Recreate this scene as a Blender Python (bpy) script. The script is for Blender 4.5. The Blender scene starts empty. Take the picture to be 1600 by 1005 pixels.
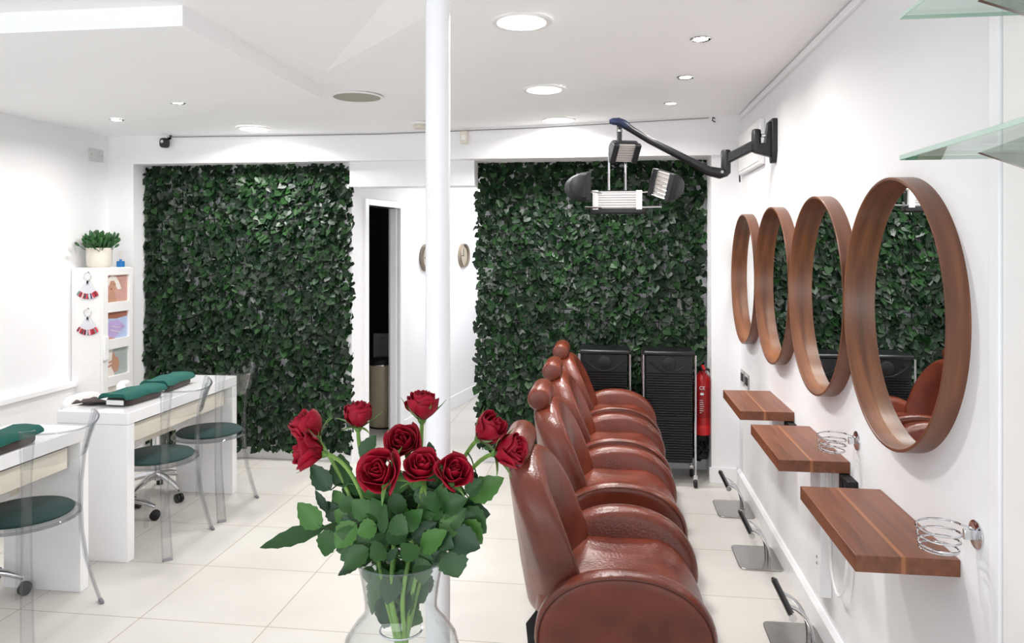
import bpy, bmesh, math, random
from mathutils import Vector, Matrix, Euler
PI = math.pi
S = bpy.context.scene
COL = S.collection
random.seed(7)

# ------------------------------------------------------------------ camera
F_PX, VX, VY, EYE = 1160.0, 951.5, 387.0, 1.58
YAW = math.atan((VX - 800) / F_PX)
cam_data = bpy.data.cameras.new('camera')
cam_data.sensor_fit = 'HORIZONTAL'
cam_data.sensor_width = 36.0
cam_data.lens = 36.0 * F_PX / 1600
cam_data.shift_y = (VY - 502.5) / 1600
cam_data.clip_start = 0.02
cam = bpy.data.objects.new('camera', cam_data)
COL.objects.link(cam)
cam.location = (0, 0, EYE)
cam.rotation_euler = (PI / 2, 0, YAW)
S.camera = cam

# ------------------------------------------------------------------ light and exposure
S.view_settings.view_transform = 'Standard'
S.view_settings.look = 'None'
S.view_settings.gamma = 1.0
S.view_settings.use_curve_mapping = False
S.view_settings.exposure = 0.24
S.cycles.use_denoising = True
S.cycles.max_bounces = 14
S.cycles.diffuse_bounces = 6
S.cycles.transparent_max_bounces = 32
S.cycles.sample_clamp_indirect = 8.0
SHOPFRONT_W = 50.0      # daylight through the shop window behind the camera
DOWN_BIG_W = 13.5
DOWN_SMALL_W = 3.8
world = bpy.data.worlds.new('daylight')
S.world = world
world.use_nodes = True
world.node_tree.nodes['Background'].inputs[0].default_value = (0.86, 0.93, 1.0, 1)
world.node_tree.nodes['Background'].inputs[1].default_value = 0.9

def area_light(name, loc, rot, sx, sy, watts, color, parent=None, spread=PI, shape='RECTANGLE'):
    d = bpy.data.lights.new(name, 'AREA')
    d.shape = shape; d.size = sx; d.size_y = sy
    d.energy = watts; d.color = color; d.spread = spread
    o = bpy.data.objects.new(name, d)
    COL.objects.link(o)
    o.location = loc; o.rotation_euler = rot
    if parent: o.parent = parent
    return o

area_light('shopfront_daylight', (-1.4, -1.72, 1.2), (PI / 2, 0, 0), 4.2, 1.7, SHOPFRONT_W, (0.93, 0.965, 1.0))

# ------------------------------------------------------------------ helpers
def lin(h):
    h = h.lstrip('#')
    c = [int(h[i:i + 2], 16) / 255 for i in (0, 2, 4)]
    return tuple((x / 12.92 if x <= .04045 else ((x + .055) / 1.055) ** 2.4) for x in c) + (1,)

def new_mat(name):
    m = bpy.data.materials.new(name); m.use_nodes = True
    nt = m.node_tree
    return m, nt, nt.nodes['Principled BSDF']

def mat(name, col, rough=.5, metal=0, spec=.5, vary=.04, scale=12, bump=0, bscale=80, coat=0, sheen=0, emit=None, estr=0):
    m, nt, b = new_mat(name)
    c = lin(col) if isinstance(col, str) else col
    b.inputs['Roughness'].default_value = rough
    b.inputs['Metallic'].default_value = metal
    b.inputs['Specular IOR Level'].default_value = spec
    b.inputs['Coat Weight'].default_value = coat
    b.inputs['Coat Roughness'].default_value = .08
    b.inputs['Sheen Weight'].default_value = sheen
    tc = nt.nodes.new('ShaderNodeTexCoord')
    n = nt.nodes.new('ShaderNodeTexNoise')
    n.inputs['Scale'].default_value = scale; n.inputs['Detail'].default_value = 3
    nt.links.new(tc.outputs['Object'], n.inputs['Vector'])
    r = nt.nodes.new('ShaderNodeValToRGB')
    r.color_ramp.elements[0].position = .3; r.color_ramp.elements[1].position = .7
    r.color_ramp.elements[0].color = tuple(min(1, x * (1 - vary)) for x in c[:3]) + (1,)
    r.color_ramp.elements[1].color = tuple(min(1, x * (1 + vary)) for x in c[:3]) + (1,)
    nt.links.new(n.outputs['Fac'], r.inputs['Fac'])
    nt.links.new(r.outputs['Color'], b.inputs['Base Color'])
    if bump:
        n2 = nt.nodes.new('ShaderNodeTexNoise'); n2.inputs['Scale'].default_value = bscale
        n2.inputs['Detail'].default_value = 4
        nt.links.new(tc.outputs['Object'], n2.inputs['Vector'])
        bp = nt.nodes.new('ShaderNodeBump'); bp.inputs['Strength'].default_value = bump
        bp.inputs['Distance'].default_value = .01
        nt.links.new(n2.outputs['Fac'], bp.inputs['Height'])
        nt.links.new(bp.outputs['Normal'], b.inputs['Normal'])
    if emit:
        b.inputs['Emission Color'].default_value = lin(emit)
        b.inputs['Emission Strength'].default_value = estr
    return m

def clear_mat(name, tint, ior=1.45, rough=.02):
    m = bpy.data.materials.new(name); m.use_nodes = True
    nt = m.node_tree; nt.nodes.clear()
    out = nt.nodes.new('ShaderNodeOutputMaterial')
    t = nt.nodes.new('ShaderNodeBsdfTransparent'); t.inputs[0].default_value = tint
    g = nt.nodes.new('ShaderNodeBsdfGlossy'); g.inputs['Roughness'].default_value = rough
    f = nt.nodes.new('ShaderNodeFresnel')
    ge = nt.nodes.new('ShaderNodeNewGeometry'); mr = nt.nodes.new('ShaderNodeMapRange')   # same reflectance on both faces of the thin wall
    mr.inputs[3].default_value = ior; mr.inputs[4].default_value = 1 / ior
    nt.links.new(ge.outputs['Backfacing'], mr.inputs[0]); nt.links.new(mr.outputs[0], f.inputs['IOR'])
    mx = nt.nodes.new('ShaderNodeMixShader')
    nt.links.new(f.outputs[0], mx.inputs[0]); nt.links.new(t.outputs[0], mx.inputs[1]); nt.links.new(g.outputs[0], mx.inputs[2])
    nt.links.new(mx.outputs[0], out.inputs[0])
    return m

def wood_mat(name, dark, mid, light, axis_scale, rough=.35, stripe=None):
    """wood grain stretched along one axis; stripe = (axis index, pos, width) is a paler board in the lamination"""
    m, nt, b = new_mat(name)
    tc = nt.nodes.new('ShaderNodeTexCoord'); mp = nt.nodes.new('ShaderNodeMapping')
    mp.inputs['Scale'].default_value = axis_scale
    nt.links.new(tc.outputs['Object'], mp.inputs['Vector'])
    n = nt.nodes.new('ShaderNodeTexNoise'); n.inputs['Scale'].default_value = 1.0
    n.inputs['Detail'].default_value = 6; n.inputs['Distortion'].default_value = .4
    nt.links.new(mp.outputs[0], n.inputs['Vector'])
    r = nt.nodes.new('ShaderNodeValToRGB'); cr = r.color_ramp
    cr.elements[0].position = .3; cr.elements[0].color = lin(dark)
    cr.elements[1].position = .72; cr.elements[1].color = lin(light)
    e = cr.elements.new(.5); e.color = lin(mid)
    nt.links.new(n.outputs['Fac'], r.inputs['Fac'])
    last = r.outputs['Color']
    if stripe:
        ax, pos, wid, colr = stripe
        sp = nt.nodes.new('ShaderNodeSeparateXYZ'); nt.links.new(tc.outputs['Object'], sp.inputs[0])
        a = nt.nodes.new('ShaderNodeMath'); a.operation = 'SUBTRACT'; a.inputs[1].default_value = pos
        nt.links.new(sp.outputs[ax], a.inputs[0])
        ab = nt.nodes.new('ShaderNodeMath'); ab.operation = 'ABSOLUTE'; nt.links.new(a.outputs[0], ab.inputs[0])
        lt = nt.nodes.new('ShaderNodeMapRange'); lt.inputs[1].default_value = wid * .5; lt.inputs[2].default_value = wid
        lt.inputs[3].default_value = .75; lt.inputs[4].default_value = 0
        nt.links.new(ab.outputs[0], lt.inputs[0])
        mx = nt.nodes.new('ShaderNodeMix'); mx.data_type = 'RGBA'
        nt.links.new(lt.outputs[0], mx.inputs[0]); nt.links.new(last, mx.inputs[6]); mx.inputs[7].default_value = lin(colr)
        last = mx.outputs[2]
    nt.links.new(last, b.inputs['Base Color'])
    b.inputs['Roughness'].default_value = rough
    return m

def leaf_mat(name, cols, rough=.4, spec=.5, back=None):
    m, nt, b = new_mat(name)
    g = nt.nodes.new('ShaderNodeNewGeometry')
    r = nt.nodes.new('ShaderNodeValToRGB'); cr = r.color_ramp
    cr.elements[0].position = 0; cr.elements[0].color = lin(cols[0])
    cr.elements[1].position = 1; cr.elements[1].color = lin(cols[-1])
    for i, c in enumerate(cols[1:-1]):
        e = cr.elements.new((i + 1) / (len(cols) - 1)); e.color = lin(c)
    nt.links.new(g.outputs['Random Per Island'], r.inputs['Fac'])
    nt.links.new(r.outputs['Color'], b.inputs['Base Color'])
    b.inputs['Roughness'].default_value = rough
    b.inputs['Specular IOR Level'].default_value = spec
    return m

class MB:
    """collects shapes into one mesh"""
    def __init__(s): s.v = []; s.f = []; s.mi = []
    def add(s, vs, fs, mi=0, M=None):
        o = len(s.v)
        for v in vs:
            v = Vector(v)
            s.v.append(M @ v if M else v)
        for f in fs: s.f.append([o + i for i in f]); s.mi.append(mi)
        return s
    def box(s, a, b, mi=0, M=None):
        x0, y0, z0 = a; x1, y1, z1 = b
        vs = [(x0, y0, z0), (x1, y0, z0), (x1, y1, z0), (x0, y1, z0), (x0, y0, z1), (x1, y0, z1), (x1, y1, z1), (x0, y1, z1)]
        return s.add(vs, [(0, 3, 2, 1), (4, 5, 6, 7), (0, 1, 5, 4), (1, 2, 6, 5), (2, 3, 7, 6), (3, 0, 4, 7)], mi, M)
    def lathe(s, prof, n=32, mi=0, M=None, close=False):
        vs = []; fs = []; k = len(prof)
        for i in range(n):
            a = 2 * PI * i / n
            for r, z in prof: vs.append((r * math.cos(a), r * math.sin(a), z))
        for i in range(n):
            j = (i + 1) % n
            for p in range(k - 1 if not close else k):
                q = (p + 1) % k
                fs.append((i * k + p, j * k + p, j * k + q, i * k + q))
        if not close:
            if prof[0][0] > 1e-6: fs.append([i * k for i in reversed(range(n))])
            if prof[-1][0] > 1e-6: fs.append([i * k + k - 1 for i in range(n)])
        return s.add(vs, fs, mi, M)
    def cyl(s, r, z0, z1, n=24, mi=0, M=None, bev=0):
        b = bev
        prof = [(r, z0), (r, z1)] if not b else [(r - b, z0), (r - .3 * b, z0 + .3 * b), (r, z0 + b), (r, z1 - b), (r - .3 * b, z1 - .3 * b), (r - b, z1)]
        return s.lathe(prof, n, mi, M)
    def tube(s, pts, r, n=10, mi=0, M=None, closed=False):
        pts = [Vector(p) for p in pts]; k = len(pts)
        rr = r if isinstance(r, (list, tuple)) else [r] * k
        vs = []; fs = []; nrm = None
        for i, p in enumerate(pts):
            if closed: t = pts[(i + 1) % k] - pts[i - 1]
            else: t = pts[min(i + 1, k - 1)] - pts[max(i - 1, 0)]
            t = t.normalized()
            if nrm is None:
                nrm = t.orthogonal().normalized()
            else:
                nrm = (nrm - t * nrm.dot(t))
                nrm = nrm.normalized() if nrm.length > 1e-6 else t.orthogonal().normalized()
            bn = t.cross(nrm)
            for j in range(n):
                a = 2 * PI * j / n
                vs.append(p + (nrm * math.cos(a) + bn * math.sin(a)) * rr[i])
        m = k if closed else k - 1
        for i in range(m):
            for j in range(n):
                fs.append((i * n + j, i * n + (j + 1) % n, ((i + 1) % k) * n + (j + 1) % n, ((i + 1) % k) * n + j))
        if not closed:
            fs.append(list(reversed(range(n)))); fs.append([(k - 1) * n + j for j in range(n)])
        return s.add(vs, fs, mi, M)
    def prism(s, poly, t0, t1, mi=0, M=None):
        """polygon in XY extruded along Z"""
        n = len(poly)
        vs = [(x, y, t0) for x, y in poly] + [(x, y, t1) for x, y in poly]
        fs = [list(reversed(range(n))), [n + i for i in range(n)]] + [(i, (i + 1) % n, n + (i + 1) % n, n + i) for i in range(n)]
        return s.add(vs, fs, mi, M)
    def slab(s, poly, T, rnd, dome=0, mi=0, M=None, warp=None):
        """padded slab: outline in XY, thickness T along Z with rounded rim and domed faces"""
        n = len(poly); cx = sum(p[0] for p in poly) / n; cy = sum(p[1] for p in poly) / n
        size = max(max(abs(p[0] - cx), abs(p[1] - cy)) for p in poly)
        rings = []
        for t in range(6):
            a = PI / 2 * t / 5
            rings.append((rnd * (1 - math.sin(a)), -T / 2 + rnd * (1 - math.cos(a))))
        rings += [(i, -z) for i, z in reversed(rings)]
        rings = [(size * f + rnd, -T / 2 - dome * (1 - (1 - f) ** 2)) for f in (.8, .5, .25)] + rings
        rings += [(i, -z) for i, z in reversed(rings[:3])]
        vs = []; fs = []
        for ins, z in rings:
            for x, y in poly:
                dx, dy = x - cx, y - cy; d = math.hypot(dx, dy) or 1
                k = max(.02, 1 - ins / size) if ins > rnd else max(.02, 1 - ins / d)
                vs.append((cx + dx * k, cy + dy * k, z))
        if warp: vs = [warp(*v) for v in vs]
        K = len(rings)
        for r in range(K - 1):
            for i in range(n):
                j = (i + 1) % n
                fs.append((r * n + i, r * n + j, (r + 1) * n + j, (r + 1) * n + i))
        fs.append(list(reversed(range(n)))); fs.append([(K - 1) * n + i for i in range(n)])
        return s.add(vs, fs, mi, M)
    def build(s, name, mats, parent=None, smooth=40, bevel=0, sub=0, loc=None, recalc=True):
        me = bpy.data.meshes.new(name)
        me.from_pydata([tuple(v) for v in s.v], [], s.f)
        if not isinstance(mats, (list, tuple)): mats = [mats]
        for m in mats: me.materials.append(m)
        if len(mats) > 1: me.polygons.foreach_set('material_index', s.mi)
        if recalc:
            bm = bmesh.new(); bm.from_mesh(me)
            bmesh.ops.recalc_face_normals(bm, faces=bm.faces); bm.to_mesh(me); bm.free()
        if smooth:
            me.polygons.foreach_set('use_smooth', [True] * len(me.polygons))
            me.set_sharp_from_angle(angle=math.radians(smooth))
        me.update()
        o = bpy.data.objects.new(name, me); COL.objects.link(o)
        if parent: o.parent = parent
        if loc: o.location = loc
        if bevel:
            b = o.modifiers.new('bevel', 'BEVEL'); b.width = bevel; b.segments = 2; b.limit_method = 'ANGLE'; b.angle_limit = math.radians(50)
            b.harden_normals = False
        if sub:
            b = o.modifiers.new('sub', 'SUBSURF'); b.levels = sub; b.render_levels = sub
        return o

def tag(o, label, cat, group=None):
    o['label'] = label; o['category'] = cat
    if group: o['group'] = group
    return o
def thing(name, label, cat, loc=(0, 0, 0), rz=0, group=None):
    o = bpy.data.objects.new(name, None); COL.objects.link(o)
    o.location = loc; o.rotation_euler = (0, 0, rz); o.empty_display_size = .1
    return tag(o, label, cat, group)
def struct(o):
    o['kind'] = 'structure'; return o
def dup(root, loc, rz=None, label=None):
    r = root.copy(); COL.objects.link(r); r.location = loc
    if rz is not None: r.rotation_euler = (0, 0, rz)
    if label: r['label'] = label
    for ch in list(root.children):
        c = ch.copy(); COL.objects.link(c); c.parent = r
        for g in list(ch.children):
            d = g.copy(); COL.objects.link(d); d.parent = c
    return r
def T(x, y, z): return Matrix.Translation((x, y, z))
def R(a, ax): return Matrix.Rotation(a, 4, ax)
def superell(rx, ry, n, k=40, cx=0, cy=0):
    out = []
    for i in range(k):
        a = 2 * PI * i / k; c, s_ = math.cos(a), math.sin(a)
        out.append((cx + rx * math.copysign(abs(c) ** (2 / n), c), cy + ry * math.copysign(abs(s_) ** (2 / n), s_)))
    return out
def bez(p0, p1, p2, p3, n=12):
    p0, p1, p2, p3 = map(Vector, (p0, p1, p2, p3)); o = []
    for i in range(n + 1):
        t = i / n; u = 1 - t
        o.append(p0 * u ** 3 + p1 * 3 * u * u * t + p2 * 3 * u * t * t + p3 * t ** 3)
    return o
def view_ray(px, py):
    u = (px - 800) / F_PX; c, s_ = math.cos(YAW), math.sin(YAW)
    return Vector((u * c - s_, c + u * s_, (VY - py) / F_PX))
def at_y(px, py, y):
    r = view_ray(px, py); return Vector((0, 0, EYE)) + r * (y / r.y)

# ------------------------------------------------------------------ materials
M = {}
M['wall'] = mat('wall_paint', '#eeeef0', .6, vary=.01, scale=3, bump=.02, bscale=200)
M['ceil'] = mat('ceiling_paint', '#f8f8f9', .7, vary=.008, scale=3)
M['trim'] = mat('trim_gloss', '#f2f2f4', .3, vary=.01)
M['gloss'] = mat('white_gloss', '#f1f1f3', .12, vary=.008, coat=.4)
M['pillar'] = mat('pillar_gloss', '#f8f8fb', .25, vary=.005)
M['cream'] = mat('cream_panel', '#e4ddcf', .4, vary=.01)
M['white'] = mat('white_plastic', '#f0efee', .35, vary=.01)
M['offwhite'] = mat('aged_plastic', '#ddd7ca', .45, vary=.02)
M['grey'] = mat('grey_grille', '#a5a196', .7, vary=.05, scale=300)
M['ventgrey'] = mat('vent_grey', '#cfcfce', .5)
M['black'] = mat('black_plastic', '#0e0f12', .38, vary=.1)
M['blackm'] = mat('black_matt', '#0d0d0f', .6, vary=.1)
M['lampblack'] = mat('lamp_black', '#101117', .42, vary=.05)
M['navy'] = mat('navy_plastic', '#1b2848', .4)
M['dark_room'] = mat('dark_room_shade', '#14171d', .8)  # near-black wall colour stands for the darkness of the unlit room
M['chrome'] = mat('chrome', '#d9d9dc', .08, 1, vary=.01)
M['steel'] = mat('brushed_steel', '#b4b2af', .22, 1, vary=.06, scale=40)
M['mirror'] = mat('mirror_glass', '#eef2f0', .0, 1, vary=0)
M['leather'] = mat('leather', '#682e1e', .27, vary=.30, scale=7, bump=.16, bscale=130, spec=.55)
M['seam'] = mat('leather_seam', '#4c241b', .5)
M['teal_towel'] = mat('teal_towel', '#075a50', .95, vary=.12, scale=150, bump=.5, bscale=500, sheen=.05)
M['brown_towel'] = mat('brown_towel', '#33231f', .95, vary=.15, scale=150, bump=.5, bscale=500, sheen=.2)
M['green_pad'] = mat('green_velvet', '#07302e', .9, vary=.06, scale=80, sheen=.1)
M['red'] = mat('red_gloss', '#b81a20', .3, vary=.03)
M['redlabel'] = mat('red_label', '#a01218', .45)
M['pot'] = mat('stone_pot', '#d8d2c6', .7, vary=.03, scale=60)
M['bin'] = mat('bin_metal', '#b3a78f', .4, .1, vary=.03)
M['blue'] = mat('blue_glass', '#2d74b8', .15)
M['acrylic'] = clear_mat('clear_acrylic', (.93, .935, .94, 1), 1.5)
M['acrylic_edge_dark'] = clear_mat('acrylic_edge_dark', (.80, .81, .83, 1), 1.55, .04)  # greyer tint imitates the dark edges that refraction would give
M['vaseglass'] = clear_mat('clear_glass', (.95, .96, .96, 1), 1.5)
M['shelfglass'] = clear_mat('shelf_glass', (.86, .95, .90, 1), 1.6)
M['glassedge'] = mat('green_glass_edge', '#c9e0d4', .2)
M['petal'] = mat('rose_petal', '#8f0420', .6, vary=.25, scale=60, spec=.25)
M['stem'] = mat('rose_stem', '#6f9440', .5, vary=.1, scale=60)
M['sepal'] = mat('rose_sepal', '#5f8440', .55, vary=.12, scale=60)
M['roseleaf'] = leaf_mat('rose_leaf', ['#12300f', '#234a16', '#12301a', '#2c561f', '#1a3f18', '#3a6522', '#153516', '#2c5620'], .42, .35)  # greens vary by leaf; the darker ones stand for shadow in the bunch
M['ivy'] = leaf_mat('ivy_leaf', ['#0b180e', '#142814', '#0e1f13', '#1e3b1b', '#122614', '#0b1a10', '#284824', '#0f1f15'], .40, .22)
M['net'] = mat('dark_net', '#1a241f', .8)
M['succ'] = leaf_mat('potted_leaf', ['#1e4420', '#2f5f2a', '#264f28'], .45)
M['emit'] = mat('lamp_glow', '#ffffff', .5, emit='#fffaf2', estr=14)
M['heat_grill'] = mat('heater_reflector', '#c9c4c0', .3, .6, vary=.05)
M['frame_wood'] = None

def frame_wood():
    m = wood_mat('walnut_veneer', '#583726', '#70452f', '#8a5837', (30, 2.5, 2.5), .34)
    return m
M['frame_wood'] = frame_wood()
M['shelf_wood'] = wood_mat('walnut_board', '#613825', '#75452d', '#865138', (38, 2.2, 30), .4, stripe=(0, -.135, .007, '#a86c45'))

def floor_mat():
    m, nt, b = new_mat('floor_tile')
    tc = nt.nodes.new('ShaderNodeTexCoord'); sp = nt.nodes.new('ShaderNodeSeparateXYZ')
    nt.links.new(tc.outputs['Object'], sp.inputs[0])
    def line(axis, off, pitch, w):
        a = nt.nodes.new('ShaderNodeMath'); a.operation = 'ADD'; a.inputs[1].default_value = -off + 50 * pitch
        nt.links.new(sp.outputs[axis], a.inputs[0])
        md = nt.nodes.new('ShaderNodeMath'); md.operation = 'MODULO'; md.inputs[1].default_value = pitch
        nt.links.new(a.outputs[0], md.inputs[0])
        lt = nt.nodes.new('ShaderNodeMath'); lt.operation = 'LESS_THAN'; lt.inputs[1].default_value = w
        nt.links.new(md.outputs[0], lt.inputs[0])
        return lt
    lx = line(0, -1.985, .57, .0045); ly = line(1, 3.457, .525, .0045)
    mx = nt.nodes.new('ShaderNodeMath'); mx.operation = 'MAXIMUM'
    nt.links.new(lx.outputs[0], mx.inputs[0]); nt.links.new(ly.outputs[0], mx.inputs[1])
    n = nt.nodes.new('ShaderNodeTexNoise'); n.inputs['Scale'].default_value = 2.2; n.inputs['Detail'].default_value = 5
    nt.links.new(tc.outputs['Object'], n.inputs['Vector'])
    r = nt.nodes.new('ShaderNodeValToRGB')
    r.color_ramp.elements[0].position = .3; r.color_ramp.elements[0].color = lin('#cac6c0')
    r.color_ramp.elements[1].position = .7; r.color_ramp.elements[1].color = lin('#d3d0ca')
    nt.links.new(n.outputs['Fac'], r.inputs['Fac'])
    mix = nt.nodes.new('ShaderNodeMix'); mix.data_type = 'RGBA'
    nt.links.new(mx.outputs[0], mix.inputs[0]); nt.links.new(r.outputs['Color'], mix.inputs[6]); mix.inputs[7].default_value = lin('#a3978a')
    nt.links.new(mix.outputs[2], b.inputs['Base Color'])
    b.inputs['Roughness'].default_value = .38
    b.inputs['Specular IOR Level'].default_value = .4
    return m
M['floor'] = floor_mat()

# ------------------------------------------------------------------ room shell
XL, XR, YB, YF = -3.7, .87, 5.10, -1.8
def zc(x):
    if x > -1.6: return 2.395 + (x + 1.6) * (2.463 - 2.395) / 2.47
    return 2.395 + (-1.6 - x) * (.015 / 2.2)

struct(MB().box((-4.2, YF - .1, -.1), (1.1, 8.5, 0)).build('floor', M['floor'], smooth=0))

def ceiling():
    bm = bmesh.new()
    A = (-1.43, 3.60); B = (-1.43, 1.7); C = (-.30, 2.25)
    outer = [(XL - .1, YF), (-1.6, YF), (XR + .1, YF), (XR + .1, 5.6), (-1.6, 5.6), (XL - .1, 5.6)]
    def loop(pts):
        vs = [bm.verts.new((x, y, zc(x))) for x, y in pts]
        return vs, [bm.edges.new((vs[i], vs[(i + 1) % len(vs)])) for i in range(len(vs))]
    ov, oe = loop(outer); iv, ie = loop([A, B, C])
    bmesh.ops.triangle_fill(bm, edges=oe + ie, use_beauty=True)
    # raised fold of the ceiling between the dropped panel and the diagonal crease
    D = bm.verts.new((-.62, 2.30, zc(-.62) + .045)); E_ = bm.verts.new((-1.33, 3.36, zc(-1.33) + .004))
    G = bm.verts.new((-1.30, 1.85, zc(-1.3) + .03))
    for f in ((iv[0], E_, iv[2]), (E_, D, iv[2]), (iv[0], iv[1], E_), (E_, iv[1], G), (E_, G, D), (iv[1], iv[2], G), (G, iv[2], D)):
        try: bm.faces.new(f)
        except ValueError: pass
    bmesh.ops.recalc_face_normals(bm, faces=bm.faces)
    me = bpy.data.meshes.new('ceiling'); bm.to_mesh(me); bm.free()
    me.materials.append(M['ceil'])
    o = bpy.data.objects.new('ceiling', me); COL.objects.link(o)
    return struct(o)
ceiling()
struct(MB().box((XL - .1, YF, 2.7), (XR + .1, 5.6, 2.78)).build('ceiling_slab', M['ceil'], smooth=0))
# dropped panel of the ceiling over the manicure side
pn = MB(); pn.prism([(XL, 2.345), (-1.43, 2.345), (-1.438, 3.595), (XL, 3.595)], 2.33, 2.415)
struct(pn.build('ceiling_panel', M['ceil'], smooth=0))

struct(MB().box((XR, YF, 0), (XR + .12, 5.6, 2.7)).build('wall_right', M['wall'], smooth=0))
struct(MB().box((XL - .12, YF, 0), (XL, 5.6, 2.7)).build('wall_left', M['wall'], smooth=0))
wb = MB().box((-3.5, 5.30, 0), (-1.87, 5.42, 2.22))
struct(wb.build('wall_back', M['wall'], smooth=0))
struct(MB().box((-.95, 5.43, 0), (XR, 5.5, 2.22)).build('wall_back', M['wall'], smooth=0))
struct(MB().box((XL, YB, 2.20), (XR, 5.5, 2.7)).build('beam', M['wall'], smooth=0))
struct(MB().box((-1.87, 5.2, 2.022), (-.95, 5.38, 2.20)).build('lintel', M['wall'], smooth=0))
struct(MB().box((XL, YB, 0), (-3.5, 5.5, 2.20)).build('pillar', M['wall'], smooth=0))
struct(MB().box((.685, 5.14, 0), (XR, 5.5, 2.47)).build('pillar', M['wall'], smooth=0))
struct(MB().cyl(.039, 0, 2.6, 40, M=T(-.537, 2.3, 0)).build('pillar', M['pillar']))
# front of the shop behind the camera: wall round a large open shop window
fw = MB()
fw.box((XL, YF - .1, 0), (-3.55, YF, 2.7)).box((.7, YF - .1, 0), (XR, YF, 2.7)).box((-3.55, YF - .1, 2.08), (.7, YF, 2.7)).box((-3.55, YF - .1, 0), (.7, YF, .3))
struct(fw.build('wall_front', M['wall'], smooth=0))
# dado ledge on the left wall
ld = MB().box((XL, YF, 0), (XL + .03, 4.72, .62)).box((XL, YF, .62), (XL + .055, 4.72, .655))
struct(ld.build('trim_1', M['trim'], smooth=0, bevel=.004))
# baseboards
bb = MB().box((XR - .022, 1.8, 0), (XR, 5.125, .088)); bb.prism([(XR - .022, .088), (XR, .088), (XR, .102), (XR - .008, .102)], -5.125, -1.8, M=R(PI / 2, 'X'))
struct(bb.build('baseboard_right', M['trim'], smooth=0))
struct(MB().box((-3.5, 5.285, 0), (-1.89, 5.30, .1)).build('baseboard_back', M['trim'], smooth=0))
struct(MB().box((-.9, 5.415, 0), (.685, 5.43, .1)).build('baseboard_back', M['trim'], smooth=0))
struct(MB().box((.67, 5.125, 0), (XR - .022, 5.14, .1)).build('baseboard_back', M['trim'], smooth=0))
# cable trunking along the top of the right wall and the thin cable under the ceiling along the beam
struct(MB().box((XR - .018, 1.0, 2.425), (XR, 5.08, 2.455)).build('trim_2', M['trim'], smooth=0, bevel=.003))
cb = MB().tube([(-3.2, YB - .006, zc(-3.2) - .012), (-2.4, YB - .006, zc(-2.4) - .012), (-1.6, YB - .006, zc(-1.6) - .010), (-.5, YB - .006, zc(-.5) - .02), (.66, YB - .02, zc(.66) - .012)], .0035, 6)
tag(cb.build('cable', mat('cable_grey', '#8d8a86', .6)), 'thin grey cable run along the top of the white beam', 'cable')
hk = MB().tube([(.70, 5.078, 2.44), (.685, 5.06, 2.445), (.68, 5.06, 2.425), (.70, 5.07, 2.415)], .004, 6)
tag(hk.build('cable_clip', M['blackm']), 'tiny dark cable clip at the top of the white column near the lamp arm', 'clip')
# edge trim and panel of the right wall beside the camera
struct(MB().box((XR - .012, 1.775, 0), (XR, 1.82, 2.44)).build('trim_3', M['trim'], smooth=0, bevel=.004))
struct(MB().box((XR - .006, -1.0, 0), (XR, 1.768, 2.44)).build('trim_4', M['white'], smooth=0))

# ---- corridor behind the opening
P0 = Vector((-1.872, 5.215)); P1 = Vector((-1.30, 8.3)); dv = (P1 - P0).normalized(); nv = Vector((-dv.y, dv.x))   # nv points left
def on_wall(y): return P0 + (P1 - P0) * ((y - P0.y) / (P1.y - P0.y))
def wall_piece(mb, y0, y1, z0, z1, th=.1, off=0):
    a = on_wall(y0) + nv * off; b = on_wall(y1) + nv * off
    mb.prism([tuple(a), tuple(b), tuple(b + nv * th), tuple(a + nv * th)], z0, z1)
    return mb
DY0, DY1, DZ = 5.475, 6.0, 1.905
cw = MB(); wall_piece(cw, 5.24, DY0, 0, 2.2); wall_piece(cw, DY1, 8.3, 0, 2.2); wall_piece(cw, DY0, DY1, DZ, 2.2)
struct(cw.build('wall_corridor', M['wall'], smooth=0))
fr = MB()
wall_piece(fr, DY0 - .055, DY0, 0, DZ + .05, .112, -.012); wall_piece(fr, DY1, DY1 + .07, 0, DZ + .05, .112, -.012); wall_piece(fr, DY0, DY1, DZ, DZ + .05, .112, -.012)
wall_piece(fr, DY1 - .02, DY1, 0, DZ, .06, .02)
struct(fr.build('door_1', M['trim'], smooth=0, bevel=.004))
struct(wall_piece(MB(), DY1 + .07, 8.3, 0, .13, .02, -.014).build('baseboard_corridor', M['trim'], smooth=0, bevel=.004))
struct(MB().box((-.95, 5.5, 0), (-.85, 8.3, 2.2)).build('wall_corridor', M['wall'], smooth=0))
struct(MB().box((-1.9, 8.3, 0), (-.8, 8.4, 2.2)).build('wall_corridor', M['wall'], smooth=0))
struct(MB().prism([(-1.87, 5.38), (-.9, 5.38), (-.9, 8.3), (-1.3, 8.3)], 2.09, 2.2).build('ceiling_corridor', M['ceil'], smooth=0))
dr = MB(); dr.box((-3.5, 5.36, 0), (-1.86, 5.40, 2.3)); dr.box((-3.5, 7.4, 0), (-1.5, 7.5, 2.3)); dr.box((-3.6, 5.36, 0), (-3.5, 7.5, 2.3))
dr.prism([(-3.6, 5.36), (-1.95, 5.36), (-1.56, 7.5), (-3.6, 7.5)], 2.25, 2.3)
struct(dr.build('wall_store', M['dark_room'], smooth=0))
area_light('corridor_fill', (-1.05, 6.9, 2.07), (0, 0, 0), .25, .9, 15.0, (1, 1, .99))  # fill light from an unseen source, added to brighten the corridor
lt = MB().box((-1.14, 6.6, 2.075), (-.96, 7.2, 2.09))
struct(lt.build('fill_housing', M['white'], smooth=0))  # housing added over the corridor fill light

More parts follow.
